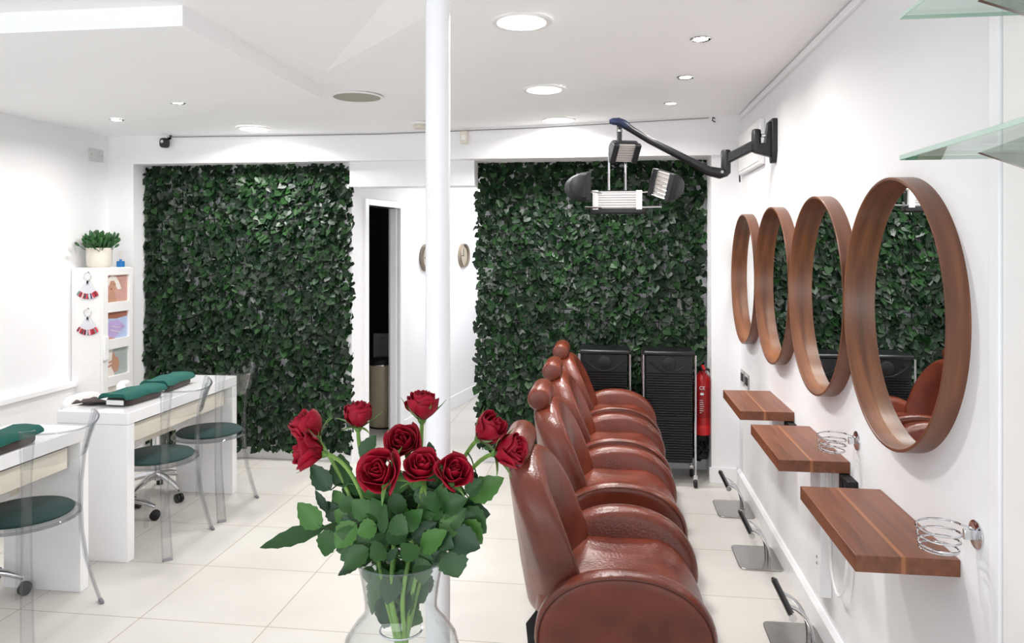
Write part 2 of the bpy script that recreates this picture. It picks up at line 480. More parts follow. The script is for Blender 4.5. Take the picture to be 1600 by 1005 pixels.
# ------------------------------------------------------------------ ivy panels
def ivy_panel(x0, x1, z0, z1, y, label, seed, ragged):
    rnd = random.Random(seed)
    t = thing('ivy_panel', label, 'ivy wall', ((x0 + x1) / 2, y, z0), 0, 'artificial ivy panels on the back wall')
    cx = (x0 + x1) / 2
    net = MB(); k = 0
    x = x0 + .02
    while x < x1:
        net.box((x - cx, .0, 0), (x - cx + .006, .006, z1 - z0 - .01)); x += .085
    z = .02
    while z < z1 - z0:
        net.box((x0 - cx + .01, -.006, z), (x1 - cx - .01, 0, z + .006)); z += .085
    net.build('backing_net', M['net'], t, smooth=0)
    lf = MB()
    shape = [(0, -.05), (.36, -.30), (.62, .02), (.50, .40), (.30, .62), (0, 1.0), (-.30, .62), (-.50, .40), (-.62, .02), (-.36, -.30)]
    sx = .034; sz = .034
    nz = int((z1 - z0) / sz); nx = int((x1 - x0) / sx)
    for layer in range(2):
        for iz in range(nz + 1):
            for ix in range(nx + 1):
                if rnd.random() < (.14 if layer == 0 else .36): continue
                px = x0 + ix * sx + rnd.uniform(-.02, .02); pz = z0 + iz * sz + rnd.uniform(-.02, .02) + .03
                if pz < z0 + ragged(px) : continue
                size = rnd.uniform(.036, .054)
                dy = -(.010 + layer * .014 + rnd.uniform(0, .016))
                # leaf hangs: length axis points down and out, normal up and towards the room
                rot = Euler((0, 0, 0)).to_matrix().to_4x4()
                roll = rnd.gauss(0, .8); pitch = max(.1, rnd.gauss(.40, .22)); yawl = rnd.gauss(0, .35)
                Mx = T(px - cx, dy, pz - z0) @ R(yawl, 'Z') @ R(roll, 'Y') @ R(-pitch, 'X')
                vs = [(0, 0, 0)]
                pts = []
                cup = rnd.uniform(.05, .22)
                for a, b in shape:
                    pts.append((a * size, -(.0 - cup * abs(a)) * size * -1 - .10 * b * b * size, -b * size))
                vs = [(0, -.03 * size, -.30 * size)] + pts
                fs = [(0, 1 + i, 1 + (i + 1) % len(pts)) for i in range(len(pts))]
                lf.add(vs, fs, 0, Mx)
    lf.build('foliage', M['ivy'], t, smooth=0, recalc=False)
    # white ties
    return t
ivy_panel(-3.485, -1.86, .07, 2.175, 5.262, 'wide panel of artificial dark green ivy left of the corridor opening, behind the white desks', 3, lambda x: .03 * math.sin(x * 23) + .05 * (x > -2.2) * math.sin(x * 9 + 2))
ivy_panel(-.945, .677, .09, 2.175, 5.392, 'panel of artificial dark green ivy right of the corridor opening, behind the black trolleys', 11, lambda x: .05 * math.sin(x * 17))

# ------------------------------------------------------------------ ceiling fittings
def big_light(x, y, label):
    t = thing('ceiling_light', label, 'ceiling light', (x, y, zc(x)), 0, 'large round ceiling lights')
    MB().lathe([(.092, -.001), (.115, -.001), (.115, -.006), (.109, -.010), (.092, -.008)], 36, close=True).build('trim_ring', M['white'], t)
    MB().cyl(.093, -.007, -.002, 36).build('diffuser', M['emit'], t)
    area_light('ceiling_light_glow', (0, 0, -.02), (0, 0, 0), .18, .18, DOWN_BIG_W, (1, .985, .965), t, spread=math.radians(160), shape='DISK')
for x, y, l in ((-.325, 2.767, 'large round ceiling light nearest the camera, above the front salon chairs'), (-.345, 3.965, 'large round ceiling light in the middle, between pillar and lamp arm'),
                (-.329, 4.92, 'large round ceiling light close to the beam over the right ivy panel'), (-2.42, 4.83, 'large round ceiling light close to the beam over the left ivy panel')):
    big_light(x, y, l)
def small_light(x, y, label):
    t = thing('spotlight', label, 'spotlight', (x, y, zc(x)), 0, 'small recessed spotlights')
    MB().lathe([(.030, -.001), (.045, -.001), (.045, -.004), (.040, -.007), (.030, -.005)], 28, close=True).build('bezel', M['chrome'], t)
    MB().cyl(.031, -.005, -.001, 28).build('lens', M['emit'], t)
    area_light('spotlight_glow', (0, 0, -.015), (0, 0, 0), .06, .06, DOWN_SMALL_W, (1, .97, .93), t, spread=math.radians(155), shape='DISK')
for x, y, l in ((.378, 3.158, 'small spotlight over the salon chairs, nearest of the right-hand row'), (.386, 3.858, 'small spotlight over the salon chairs, middle of the right-hand row'),
                (.368, 4.546, 'small spotlight over the salon chairs, farthest of the right-hand row, behind the lamp arm tip'),
                (-3.138, 3.745, 'small spotlight nearest the left wall, level with the dropped panel'), (-3.144, 4.41, 'small spotlight by the left wall above the potted plant'),
                (-2.416, 3.91, 'small spotlight beside the far edge of the dropped ceiling panel')):
    small_light(x, y, l)
sp = thing('ceiling_speaker', 'round grey speaker set in the ceiling beside the panel corner', 'speaker', (-1.356, 3.888, zc(-1.356)))
MB().cyl(.128, -.006, -.001, 40).build('grille', M['grey'], sp)
MB().lathe([(.127, -.001), (.138, -.001), (.138, -.004), (.133, -.008), (.127, -.008)], 40, close=True).build('rim', M['white'], sp)
sm = thing('smoke_detector', 'white smoke detector on the ceiling just left of the round pillar', 'smoke detector', (-1.236, 4.758, zc(-1.236)))
MB().cyl(.055, -.018, -.001, 28, bev=.004).build('base', M['white'], sm)
MB().lathe([(.036, -.018), (.036, -.026), (.046, -.028), (.044, -.040), (.03, -.046), (0, -.047)], 28).build('cap', M['offwhite'], sm)

# camera on the beam, sensor, plates
sc = thing('security_camera', 'small black camera on a white arm on the beam, above the left ivy panel', 'camera', (-3.22, YB, 2.40))
MB().tube([(0, 0, -.0), (0, -.03, -.0), (0, -.04, -.03)], .010, 10).cyl(.028, -.006, .0, 20, M=R(PI / 2, 'X')).build('bracket', M['white'], sc)
MB().slab(superell(.030, .036, 3, 28), .05, .012, .006, M=T(0, -.05, -.055) @ R(PI / 2, 'X')).build('body', M['black'], sc)
MB().cyl(.012, 0, .004, 16, M=T(0, -.08, -.048) @ R(PI / 2, 'X')).build('lens', M['chrome'], sc)
al = thing('alarm_sensor', 'small beige alarm sensor on the beam just right of the pillar', 'sensor', (-1.0, YB, 2.347))
MB().box((-.026, -.035, -.045), (.026, 0, .045)).build('housing', M['offwhite'], al, bevel=.008)
MB().box((-.016, -.038, -.02), (.016, -.034, .015)).build('lens', M['white'], al, bevel=.002)
vp = thing('vent_plate', 'square pale grey cover plate high on the left wall by the corner', 'vent', (XL, 4.97, 2.25))
MB().box((0, -.085, -.045), (.012, .06, .045)).build('plate', M['ventgrey'], vp, bevel=.003)
for yy in (-.07, .045): MB().cyl(.004, 0, .002, 10, M=T(.012, yy, 0) @ R(PI / 2, 'Y')).build('screw', M['steel'], vp, smooth=0)

# wall box behind the lamp arm
ebx = thing('electric_box', 'white rectangular box on the right wall behind the lamp bracket', 'electric box', (XR, 4.66, 2.05))
MB().box((-.030, -.34, .0), (0, .34, .26)).build('housing', M['trim'], ebx, bevel=.006)
MB().box((-.034, -.32, .02), (-.030, .32, .24)).build('cover', M['white'], ebx, bevel=.003)
MB().tube([(-.02, .36, .10), (-.02, .37, .02), (-.02, .355, -.04)], .005, 8).build('cable', M['blackm'], ebx)

# ------------------------------------------------------------------ infrared lamp on its wall arm
ir = thing('infrared_dryer', 'black four-headed hair dryer lamp hanging from a jointed arm on the right wall', 'hair dryer lamp', (XR, 4.05, 2.14))
def irl(p): return Vector(p) - Vector((XR, 4.05, 2.14))
def L(x, y, z): return irl((x, y, z))
br = MB()
br.prism([(-.045, -.115), (.045, -.115), (.045, .06), (.02, .115), (-.02, .115), (-.045, .06)], 0, .028, M=R(-PI / 2, 'Y') @ R(PI / 2, 'Z'))
br.build('wall_plate', M['lampblack'], ir, bevel=.004)
fk = MB().prism([(-.025, -.085), (-.11, -.06), (-.115, -.01), (-.06, -.01), (-.045, .10), (-.02, .10)], -.022, .022, M=R(PI / 2, 'X'))
fk.build('fork', M['lampblack'], ir, bevel=.005)
MB().cyl(.025, L(0, 0, 2.08).z, L(0, 0, 2.205).z, 20, M=T(-.10, 0, 0), bev=.012).build('pivot', M['lampblack'], ir)
MB().cyl(.010, -.02, .0, 14, M=T(-.055, -.005, .03) @ R(PI / 2, 'Y')).build('screw', M['chrome'], ir)
def beam_arm(p, q, h0, h1, w):
    d = (q - p); l = d.length; rot = d.to_track_quat('X', 'Z').to_matrix().to_4x4()
    mb = MB(); vs = []
    for x, h in ((0, h0), (l, h1)):
        vs += [(x, -w / 2, -h / 2), (x, w / 2, -h / 2), (x, w / 2, h / 2), (x, -w / 2, h / 2)]
    mb.add(vs, [(0, 3, 2, 1), (4, 5, 6, 7), (0, 1, 5, 4), (1, 2, 6, 5), (2, 3, 7, 6), (3, 0, 4, 7)], 0, T(*p) @ rot)
    return mb
beam_arm(L(.77, 4.05, 2.125), L(.625, 4.12, 2.055), .052, .050, .034).build('short_arm', M['lampblack'], ir, bevel=.006)
MB().cyl(.026, L(0, 0, 1.975).z, L(0, 0, 2.108).z, 20, M=T(L(.625, 4.12, 0).x, L(.625, 4.12, 0).y, 0), bev=.010).build('elbow', M['lampblack'], ir)
la = MB()
arm_pts = [(.640, 4.12, 1.995, .016), (.625, 4.12, 1.988, .026), (.595, 4.115, 1.980, .030), (.53, 4.11, 1.995, .026), (.44, 4.10, 2.045, .021), (.22, 4.06, 2.155, .018), (.12, 4.04, 2.215, .018), (.075, 4.03, 2.245, .022), (.05, 4.025, 2.256, .020), (.02, 4.02, 2.257, .017), (.005, 4.02, 2.257, .010)]
la.tube([L(*p[:3]) for p in arm_pts], [p[3] for p in arm_pts], 12)
la.build('long_arm', M['lampblack'], ir)
nt_ = MB().tube([L(.10, 4.036, 2.231), L(.075, 4.03, 2.2455), L(.05, 4.025, 2.2565), L(.02, 4.02, 2.2575), L(.002, 4.02, 2.257)], [.021, .0235, .0215, .0185, .011], 12)
nt_.build('arm_tip', M['navy'], ir)
MB().cyl(.008, 0, .006, 12, M=T(*L(.60, 4.085, 1.985)) @ R(PI / 2, 'X')).build('pivot_screw', M['chrome'], ir)
st = MB(); o = L(.055, 4.03, 0)
st.cyl(.014, L(0, 0, 2.14).z, L(0, 0, 2.245).z, 16, M=T(o.x, o.y, 0)); st.build('stem', M['lampblack'], ir)
MB().cyl(.0165, L(0, 0, 2.20).z, L(0, 0, 2.212).z, 16, M=T(o.x, o.y, 0)).build('stem_collar', M['chrome'], ir)
def heater_head(w, h, Mx):
    """curved housing at the back, reflector with wire grill in front (front = -Y)"""
    hs = MB()
    n = 12; vs = []; fs = []
    for x in (-w / 2, -w / 2 + .012, w / 2 - .012, w / 2):
        k = .82 if abs(x) == w / 2 else 1
        for i in range(n + 1):
            a = PI * i / n
            vs.append((x, math.sin(a) * h * .62 * k, -math.cos(a) * h / 2 * k))
    for r in range(3):
        for i in range(n):
            fs.append((r * (n + 1) + i, r * (n + 1) + i + 1, (r + 1) * (n + 1) + i + 1, (r + 1) * (n + 1) + i))
    fs += [list(range(n + 1)), [3 * (n + 1) + i for i in range(n + 1)], (0, n + 1, 2 * n + 1, n)] 
    for r in range(3): 
        f = (r * (n + 1), (r + 1) * (n + 1), (r + 1) * (n + 1) + n, r * (n + 1) + n)
        if f not in fs and r > 0: fs.append(f)
    hs.add(vs, fs, 0, Mx)
    ho = hs.build('heater_housing', M['lampblack'], ir)
    rf = MB().box((-w / 2 + .012, -.012, -h / 2 + .006), (w / 2 - .012, .004, h / 2 - .006), 0, Mx)
    rf.build('reflector', M['heat_grill'], ho, smooth=0)
    gr = MB(); k = 7
    for i in range(k):
        z = -h / 2 + .012 + (h - .024) * i / (k - 1)
        gr.tube([(-w / 2 + .012, -.018, z), (w / 2 - .012, -.018, z)], .0016, 5, 0, Mx)
    gr.build('wire_grill', M['chrome'], ho)
    for s_ in (-1, 1):
        ec = MB().box((s_ * (w / 2 - .014) - .016, -.022, -h / 2), (s_ * (w / 2 - .014) + .016, .004, h / 2), 0, Mx)
        ec.build('end_cap', M['white'] if w > .2 else M['lampblack'], ho, bevel=.003)
    return ho
heater_head(.265, .105, T(*L(.045, 4.12, 1.842)) @ R(.08, 'X'))
heater_head(.15, .12, T(*L(.085, 4.06, 2.095)) @ R(.3, 'Z') @ R(.75, 'X'))
heater_head(.165, .15, T(*L(-.135, 4.02, 1.905)) @ R(PI / 2 + .25, 'Z'))
heater_head(.155, .15, T(*L(.285, 4.02, 1.912)) @ R(-PI / 2 + .75, 'Z') @ R(.3, 'Y'))
rd = MB()
for dx in (-.045, .045): rd.tube([L(.045 + dx, 4.14, 2.11), L(.045 + dx, 4.16, 1.88)], .006, 8)
rd.build('upright_rods', M['chrome'], ir)
rh = MB()
rh.tube([L(-.13, 4.06, 1.80), L(.03, 4.16, 1.80), L(.28, 4.07, 1.80)], .005, 8); rh.tube([L(-.12, 4.05, 1.885), L(.045, 4.17, 1.875), L(.27, 4.06, 1.885)], .005, 8)
rh.build('cross_rods', M['chrome'], ir)
MB().box(L(-.10, 4.105, 1.765), L(.20, 4.165, 1.797)).build('control_box', M['blackm'], ir, bevel=.008)

# ------------------------------------------------------------------ round mirrors
def mirror_proto():
    t = thing('round_mirror', '', 'mirror', (XR, 0, 1.387), 0, 'round walnut mirrors on the right wall')
    rim = MB(); n = 96
    rim.lathe([(.400, 0), (.400, .055), (.3985, .0565), (.3925, .0565), (.391, .055), (.391, 0)], n, M=R(-PI / 2, 'Y'), close=True)
    rim.build('frame', M['frame_wood'], t)
    MB().cyl(.3905, .001, .006, n, M=R(-PI / 2, 'Y')).build('mirror_glass', M['mirror'], t)
    return t
mp = mirror_proto()
MY = [2.325, 3.13, 3.932, 4.735]
ML = ['largest-looking round walnut mirror, nearest the camera, above the front wooden shelf', 'round walnut mirror second from the camera, above the middle wooden shelf',
      'round walnut mirror third from the camera, above the far wooden shelf', 'round walnut mirror farthest from the camera, beside the white column']
for i, y in enumerate(MY):
    if i == 0: mp.location.y = y; mp['label'] = ML[0]
    else: dup(mp, (XR, y, 1.387), None, ML[i])

# ------------------------------------------------------------------ floating shelves, sockets, ring holders, footrests
def shelf(yc, ln, label):
    o = MB().box((-.25, -ln / 2, -.043), (-.001, ln / 2, 0)).build('wall_shelf', M['shelf_wood'], bevel=.0015)
    o.location = (XR, yc, .80)
    return tag(o, label, 'shelf', 'walnut shelves under the mirrors')
shelf(2.255, .55, 'walnut wall shelf nearest the camera with a chrome ring holder at its corner')
shelf(3.11, .55, 'middle of the three walnut wall shelves, ring holder at its near corner')
shelf(3.92, .53, 'farthest walnut wall shelf, below the twin wall sockets')
def ring_holder(y, z, label):
    t = thing('dryer_holder', label, 'dryer holder', (XR, y, z), 0, 'spiral dryer holders')
    MB().cyl(.034, 0, .004, 28, M=R(-PI / 2, 'Y') , bev=.001).build('wall_disc', M['chrome'], t)
    pts = []; turns = 3; N = 80
    for i in range(N + 1):
        a = 2 * PI * turns * i / N; r = .050 - .007 * i / N
        pts.append((-.085 + r * math.cos(a), r * math.sin(a), .022 - .058 * i / N))
    mb = MB().tube([(-.006, 0, .010), (-.02, 0, .018)] + pts, .0026, 8)
    a2 = [(-.085 + .043 * math.cos(2 * PI * i / 28), .043 * math.sin(2 * PI * i / 28), -.036) for i in range(28)]
    mb.tube(a2, .0022, 8, closed=True)
    mb.build('spiral_ring', M['chrome'], t)
    MB().box((-.03, -.006, -.012), (-.003, .006, .012)).build('bracket', M['chrome'], t, bevel=.002)
ring_holder(1.90, .895, 'chrome spiral dryer holder on the wall at the near end of the front shelf')
ring_holder(2.76, .897, 'chrome spiral dryer holder on the wall at the near end of the middle shelf')
def dark_socket(y, z, h, label):
    t = thing('wall_socket', label, 'socket', (XR, y, z), 0, 'black wall sockets under the shelves')
    MB().box((-.035, -.055, -h / 2), (0, .055, h / 2)).build('box', M['blackm'], t, bevel=.004)
    for s_ in (-1, 1): MB().box((-.038, s_ * .026 - .016, -h * .3), (-.034, s_ * .026 + .016, h * .3)).build('socket_face', M['black'], t, bevel=.001)
dark_socket(2.80, .712, .085, 'black double socket on the wall under the middle shelf')
dark_socket(3.66, .715, .075, 'black double socket on the wall under the far shelf')
ts = thing('wall_socket', 'pair of brushed steel sockets on the wall under the farthest mirrors', 'socket', (XR, 4.92, .735))
for s_ in (-1, 1):
    pl = MB().box((-.010, s_ * .075 - .06, -.045), (0, s_ * .075 + .06, .045)).build('plate', M['steel'], ts, bevel=.002)
    MB().box((-.013, s_ * .075 - .035, -.025), (-.009, s_ * .075 + .035, .025)).build('insert', M['blackm'], pl)
# white trunking with cable below the middle shelf
tk = thing('trunking', 'white vertical cable trunking on the wall below the shelves with a looped white cable', 'trunking', (XR, 3.13, .2))
MB().box((-.045, -.075, 0), (0, .075, .555)).build('duct', M['trim'], tk, bevel=.004)
MB().tube(bez((-.02, -.08, .50), (-.03, -.10, .05), (-.03, -.34, -.12), (-.02, -.36, .45), 20), .006, 8).build('cable', M['white'], tk)
for zz in (.12, .145): MB().cyl(.006, 0, .003, 10, M=T(-.045, -.03, zz) @ R(-PI / 2, 'Y')).build('screw', M['steel'], tk, smooth=0)

def footrest_proto():
    t = thing('footrest', '', 'footrest', (0, 0, 0), 0, 'steel footrests in front of the chairs')
    MB().prism(superell(.105, .15, 9, 40), 0, .008).build('base_plate', M['steel'], t, bevel=.002)
    for s_ in (-1, 1):
        MB().tube(bez((.055, s_ * .035, .006), (.06, s_ * .035, .10), (.01, s_ * .05, .16), (-.045, s_ * .055, .172), 14), .008, 10).build('curved_bar', M['chrome'], t)
    MB().tube([(-.05, -.16, .175), (-.05, .16, .175)], .013, 14).build('foot_bar', M['black'], t)
    for s_ in (-1, 1): MB().tube([(-.05, s_ * .163, .175), (-.05, s_ * .150, .175)], .0145, 14).build('bar_end', M['chrome'], t)
    return t
fp = footrest_proto()
for i, (y, l) in enumerate(((3.09, 'steel footrest nearest the camera on the floor by the right wall, partly out of frame'), (3.90, 'middle steel footrest on the floor below the middle shelf'), (4.61, 'farthest steel footrest on the floor near the white column'))):
    if i == 0: fp.location = (.742, y, 0); fp['label'] = l
    else: dup(fp, (.742, y, 0), 0, l)

# glass shelves near the camera on the right
for z, l in ((1.762, 'lower clear glass shelf at the upper right edge of the view'), (2.055, 'upper clear glass shelf at the top right corner of the view')):
    t = thing('glass_shelf', l, 'shelf', (XR - .006, 1.2, z), 0, 'glass wall shelves')
    MB().box((-.262, -.44, 0), (-.002, .44, .010)).build('pane', M['shelfglass'], t, smooth=0)
    MB().box((-.2635, -.44, .001), (-.262, .44, .009)).build('front_edge', M['glassedge'], t, smooth=0)
    MB().box((-.262, .44, .001), (-.002, .4415, .009)).build('side_edge', M['glassedge'], t, smooth=0)
    for yy in (-.30, .33):
        MB().prism([(0, 0), (-.16, 0), (0, -.06)], yy - .006, yy + .006, M=R(PI / 2, 'X') @ Matrix.Scale(-1, 4, (0, 0, 1))).build('bracket', M['steel'], t)

# ------------------------------------------------------------------ salon chairs
def salon_chair():
    t = thing('salon_chair', '', 'salon chair', (0, 0, 0), 0, 'brown leather salon chairs in a row')
    # arms: half-dome padded panels
    def arm_outline():
        o = []
        for i in range(48):
            a = 2 * PI * i / 48; c, s_ = math.cos(a), math.sin(a)
            rx = .262; rz = .215 if s_ > 0 else .13
            n = 2.15
            o.append((.045 + rx * math.copysign(abs(c) ** (2 / n), c) + (.02 if s_ < 0 else .02 * (1 - s_)) * 0, .445 + rz * math.copysign(abs(s_) ** (2 / n), s_)))
        return o
    for s_ in (-1, 1):
        def warp(x, y, z, s_=s_):
            # panels lean outwards and get fuller towards the bottom
            return (x, y, z - s_ * (.03 * ((y - .66) / .2)))
        ob = MB().slab(arm_outline(), .085, .034, .006, M=T(0, s_ * .27, 0) @ R(PI / 2, 'X'), warp=warp).build('armrest', M['leather'], t, smooth=60)
        pts = [(p[0] * 1.0, p[1]) for p in arm_outline()]
        cx = sum(p[0] for p in pts) / 48; cz = sum(p[1] for p in pts) / 48
        loop = []
        for p in pts:
            k = .955; x = cx + (p[0] - cx) * k; z = cz + (p[1] - cz) * k
            loop.append((x, s_ * (.27 + .0385 + .03 * ((z - .66) / .2)) , z))
        MB().tube(loop, .0022, 6, closed=True).build('piping', M['seam'], ob)
    # seat
    def sw(x, y, z):
        zz = z + .03 * (1 - abs(y / .24) ** 2 * 0)
        zz += .055 * (abs(y) / .25) ** 3              # sides rise into the arms
        zz -= .10 * max(0, (x - .16) / .14) ** 2      # front rolls over
        return (x, y, zz)
    MB().slab(superell(.275, .24, 4.2, 48, .045, 0), .15, .05, .012, M=T(0, 0, .435), warp=sw).build('seat', M['leather'], t, smooth=60)
    # back
    def bw(x, y, z):
        # x across, y up, z thickness (front = -z): lean back, wrap a little round the sitter
        return (x, y, z + max(.6, 1.67 - 4.3 * y) * x * x)
    ol = []
    for i in range(52):
        a = 2 * PI * i / 52; c, s_ = math.cos(a), math.sin(a)
        n = 2.7
        wx = .235 * (1 + .10 * (-s_ if s_ < 0 else -s_ * .6))
        ol.append((wx * math.copysign(abs(c) ** (2 / n), c), .25 * math.copysign(abs(s_) ** (2 / n), s_)))
    Mb = T(-.235, 0, .675) @ R(math.radians(-8), 'Y') @ R(PI / 2, 'Z') @ R(PI / 2, 'X')
    MB().slab(ol, .115, .045, .006, M=Mb, warp=bw).build('backrest', M['leather'], t, smooth=60)
    # headrest roll
    hr = MB().lathe([(0, -.125), (.030, -.125), (.043, -.121), (.048, -.110), (.048, .110), (.043, .121), (.030, .125), (0, .125)], 28, M=T(-.292, 0, .945) @ R(PI / 2, 'X'))
    h = hr.build('headrest', M['leather'], t, smooth=50)
    MB().box((-.300, -.025, .84), (-.285, .025, .93)).build('headrest_post', M['chrome'], h, bevel=.003)
    # hinge plates, pump and foot
    for s_ in (-1, 1):
        hg = MB().prism([(-.235, .36), (-.185, .36), (-.175, .46), (-.215, .50), (-.245, .46)], s_ * .206 - .004, s_ * .206 + .004, M=Matrix(((1, 0, 0, 0), (0, 0, 1, 0), (0, 1, 0, 0), (0, 0, 0, 1))))
        ho = hg.build('hinge_plate', M['blackm'], t)
        MB().cyl(.009, 0, .005, 12, M=T(-.21, s_ * .213, .375) @ R(-s_ * PI / 2, 'X')).build('bolt', M['chrome'], ho)
    MB().box((-.14, -.13, .345), (.20, .13, .38)).build('seat_frame', M['blackm'], t, bevel=.01)
    MB().cyl(.038, .03, .35, 24).build('pump_column', M['chrome'], t)
    MB().lathe([(0, .0), (.24, 0), (.24, .008), (.20, .018), (.07, .032), (0, .034)], 48).build('foot_disc', M['chrome'], t)
    return t
ch = salon_chair()
for i, (y, l) in enumerate(((2.405, 'brown leather salon chair nearest the camera, beside the roses'), (3.21, 'brown leather salon chair second from the camera'),
                            (3.90, 'brown leather salon chair third from the camera, facing the third mirror'), (4.62, 'farthest brown leather salon chair, next to the black trolleys'))):
    if i == 0: ch.location = (0, y, 0); ch['label'] = l
    else: dup(ch, (0, y, 0), 0, l)

# ------------------------------------------------------------------ trolleys
def trolley_proto():
    t = thing('trolley', '', 'trolley', (0, 0, 0), 0, 'black hairdressing trolleys')
    w, d = .33, .24
    bd = MB().box((-w / 2 + .012, -d / 2 + .02, .15), (w / 2 - .012, d / 2, .86)).build('body', M['blackm'], t, bevel=.01)
    fr = MB(); zs = .17
    while zs < .74:
        fr.box((-w / 2 + .016, -d / 2 + .006, zs), (w / 2 - .016, -d / 2 + .022, zs + .011)); zs += .0165
    fr.build('ribbed_front', M['black'], t, smooth=0)
    for k, z in enumerate((.30, .445, .59)):
        MB().box((-w / 2 + .014, -d / 2 + .008, z), (w / 2 - .014, -d / 2 + .024, z + .006)).build('drawer_gap', M['blackm'], t, smooth=0)
    pan = MB().box((-w / 2 + .012, -d / 2 + .004, .745), (w / 2 - .012, -d / 2 + .022, .865)).build('top_panel', M['black'], t, bevel=.004)
    MB().lathe([(.040, 0), (.044, .003), (.044, .006), (.040, .008)], 28, M=T(0, -d / 2 + .004, .81) @ R(PI / 2, 'X')).build('cup_recess', M['blackm'], pan)
    MB().tube([(-.13 + .26 * i / 16, -d / 2 + .0, .755 + .075 * abs((i - 8) / 8) ** 2) for i in range(17)], .005, 8).build('handle_curve', M['black'], pan)
    for xx, rr in ((-.11, .014), (-.075, .009), (-.095, .011)):
        MB().cyl(rr, 0, .004, 16, M=T(xx, -d / 2 + .004, .835 if rr > .012 else .80) @ R(PI / 2, 'X')).build('tool_hole', M['blackm'], pan)
    MB().box((-w / 2 - .004, -d / 2 - .004, .862), (w / 2 + .004, d / 2 + .004, .895)).build('top_tray', M['black'], t, bevel=.012)
    for sx in (-1, 1):
        for sy in (-1, 1):
            p = MB().tube([(sx * (w / 2 + .004), sy * (d / 2 + .0), .075), (sx * (w / 2 + .004), sy * (d / 2 + .0), .87)], .0075, 10).build('pole', M['chrome'], t)
            x, y = sx * (w / 2 + .004), sy * (d / 2)
            MB().box((x - .014, y - .012, .050), (x + .014, y + .012, .082)).build('caster_fork', M['chrome'], p, bevel=.003)
            MB().cyl(.030, -.011, .011, 22, M=T(x, y - .0, .030) @ R(PI / 2, 'Y'), bev=.005).build('caster_wheel', M['blackm'], p)
    return t
tr = trolley_proto()
tr.location = (.395, 5.12, 0); tr['label'] = 'black ribbed trolley with chrome poles beside the fire extinguisher'
dup(tr, (-.03, 5.125, 0), 0, 'black ribbed trolley behind the farthest salon chair, its lower half hidden')

# fire extinguisher
ex = thing('fire_extinguisher', 'red fire extinguisher on the wall between trolley and white column', 'fire extinguisher', (.635, 5.225, .30))
MB().lathe([(0, 0), (.050, 0), (.056, .006), (.056, .36), (.050, .39), (.030, .415), (.020, .425), (.020, .435), (0, .435)], 36).build('cylinder', M['red'], ex)
MB().lathe([(.0566, .002), (.0575, .004), (.0575, .068), (.0566, .07)], 36).build('foot_band', mat('bright_red', '#d8262a', .4), ex)
MB().cyl(.02, .43, .455, 18).box((-.018, -.055, .452), (.012, .03, .462)).build('valve', M['blackm'], ex)
MB().box((-.012, -.06, .468), (.008, .035, .478), 0, R(.12, 'X')).build('lever', M['red'], ex, bevel=.002)
MB().tube(bez((.015, 0, .445), (.085, -.01, .47), (.075, -.02, .30), (.062, -.012, .12), 14), .009, 10).build('hose', M['blackm'], ex)
MB().box((-.03, .045, .25), (.03, .15, .30)).build('wall_bracket', M['blackm'], ex)
MB().lathe([(.0567, .12), (.0572, .121), (.0572, .33), (.0567, .331)], 36).build('label_band', M['redlabel'], ex)
fc = bpy.data.curves.new('ce_mark', 'FONT'); fc.body = 'CE'; fc.size = .032; fc.extrude = .0006; fc.align_x = 'CENTER'
fc.materials.append(M['white'])
ft = bpy.data.objects.new('ce_text', fc); COL.objects.link(ft)
fm = bpy.data.meshes.new_from_object(ft.evaluated_get(bpy.context.evaluated_depsgraph_get()))
bpy.data.objects.remove(ft)
fo = bpy.data.objects.new('ce_mark', fm); COL.objects.link(fo); fo.parent = ex; fo.location = (-.008, -.0585, .315); fo.rotation_euler = (PI / 2, 0, -.12)
lb = MB()
lb.cyl(.009, 0, .001, 18, M=T(-.008, -.0575, .285) @ R(PI / 2, 'X') @ Matrix.Scale(1.5, 4, (1, 0, 0)))
random.seed(5)
for i in range(7):
    lb.box((-.024, -.0585, .24 - i * .014), (-.024 + random.uniform(.012, .03), -.0565, .24 - i * .014 + .0035))
lb.build('label_print', M['white'], ex, smooth=0)
# hose tangle under it
cc = MB(); rn = random.Random(4)
pts = [Vector((.64 + rn.uniform(-.055, .035), 5.22 + rn.uniform(-.03, .06), .15 + .11 * rn.random())) for _ in range(26)]
sm_ = []
for i in range(len(pts) - 3):
    for k in range(4):
        t_ = k / 4
        a, b, c, d = pts[i:i + 4]
        sm_.append(.5 * ((2 * b) + (c - a) * t_ + (2 * a - 5 * b + 4 * c - d) * t_ ** 2 + (3 * b - a - 3 * c + d) * t_ ** 3))
cc.tube(sm_, .008, 7)
cl = thing('cable_bundle', 'tangled black cables bundled below the fire extinguisher', 'cables', (0, 0, 0))
cc.build('cable', M['blackm'], cl)
MB().box((.60, 5.235, .12), (.675, 5.36, .29)).build('power_block', M['blackm'], cl, bevel=.01)

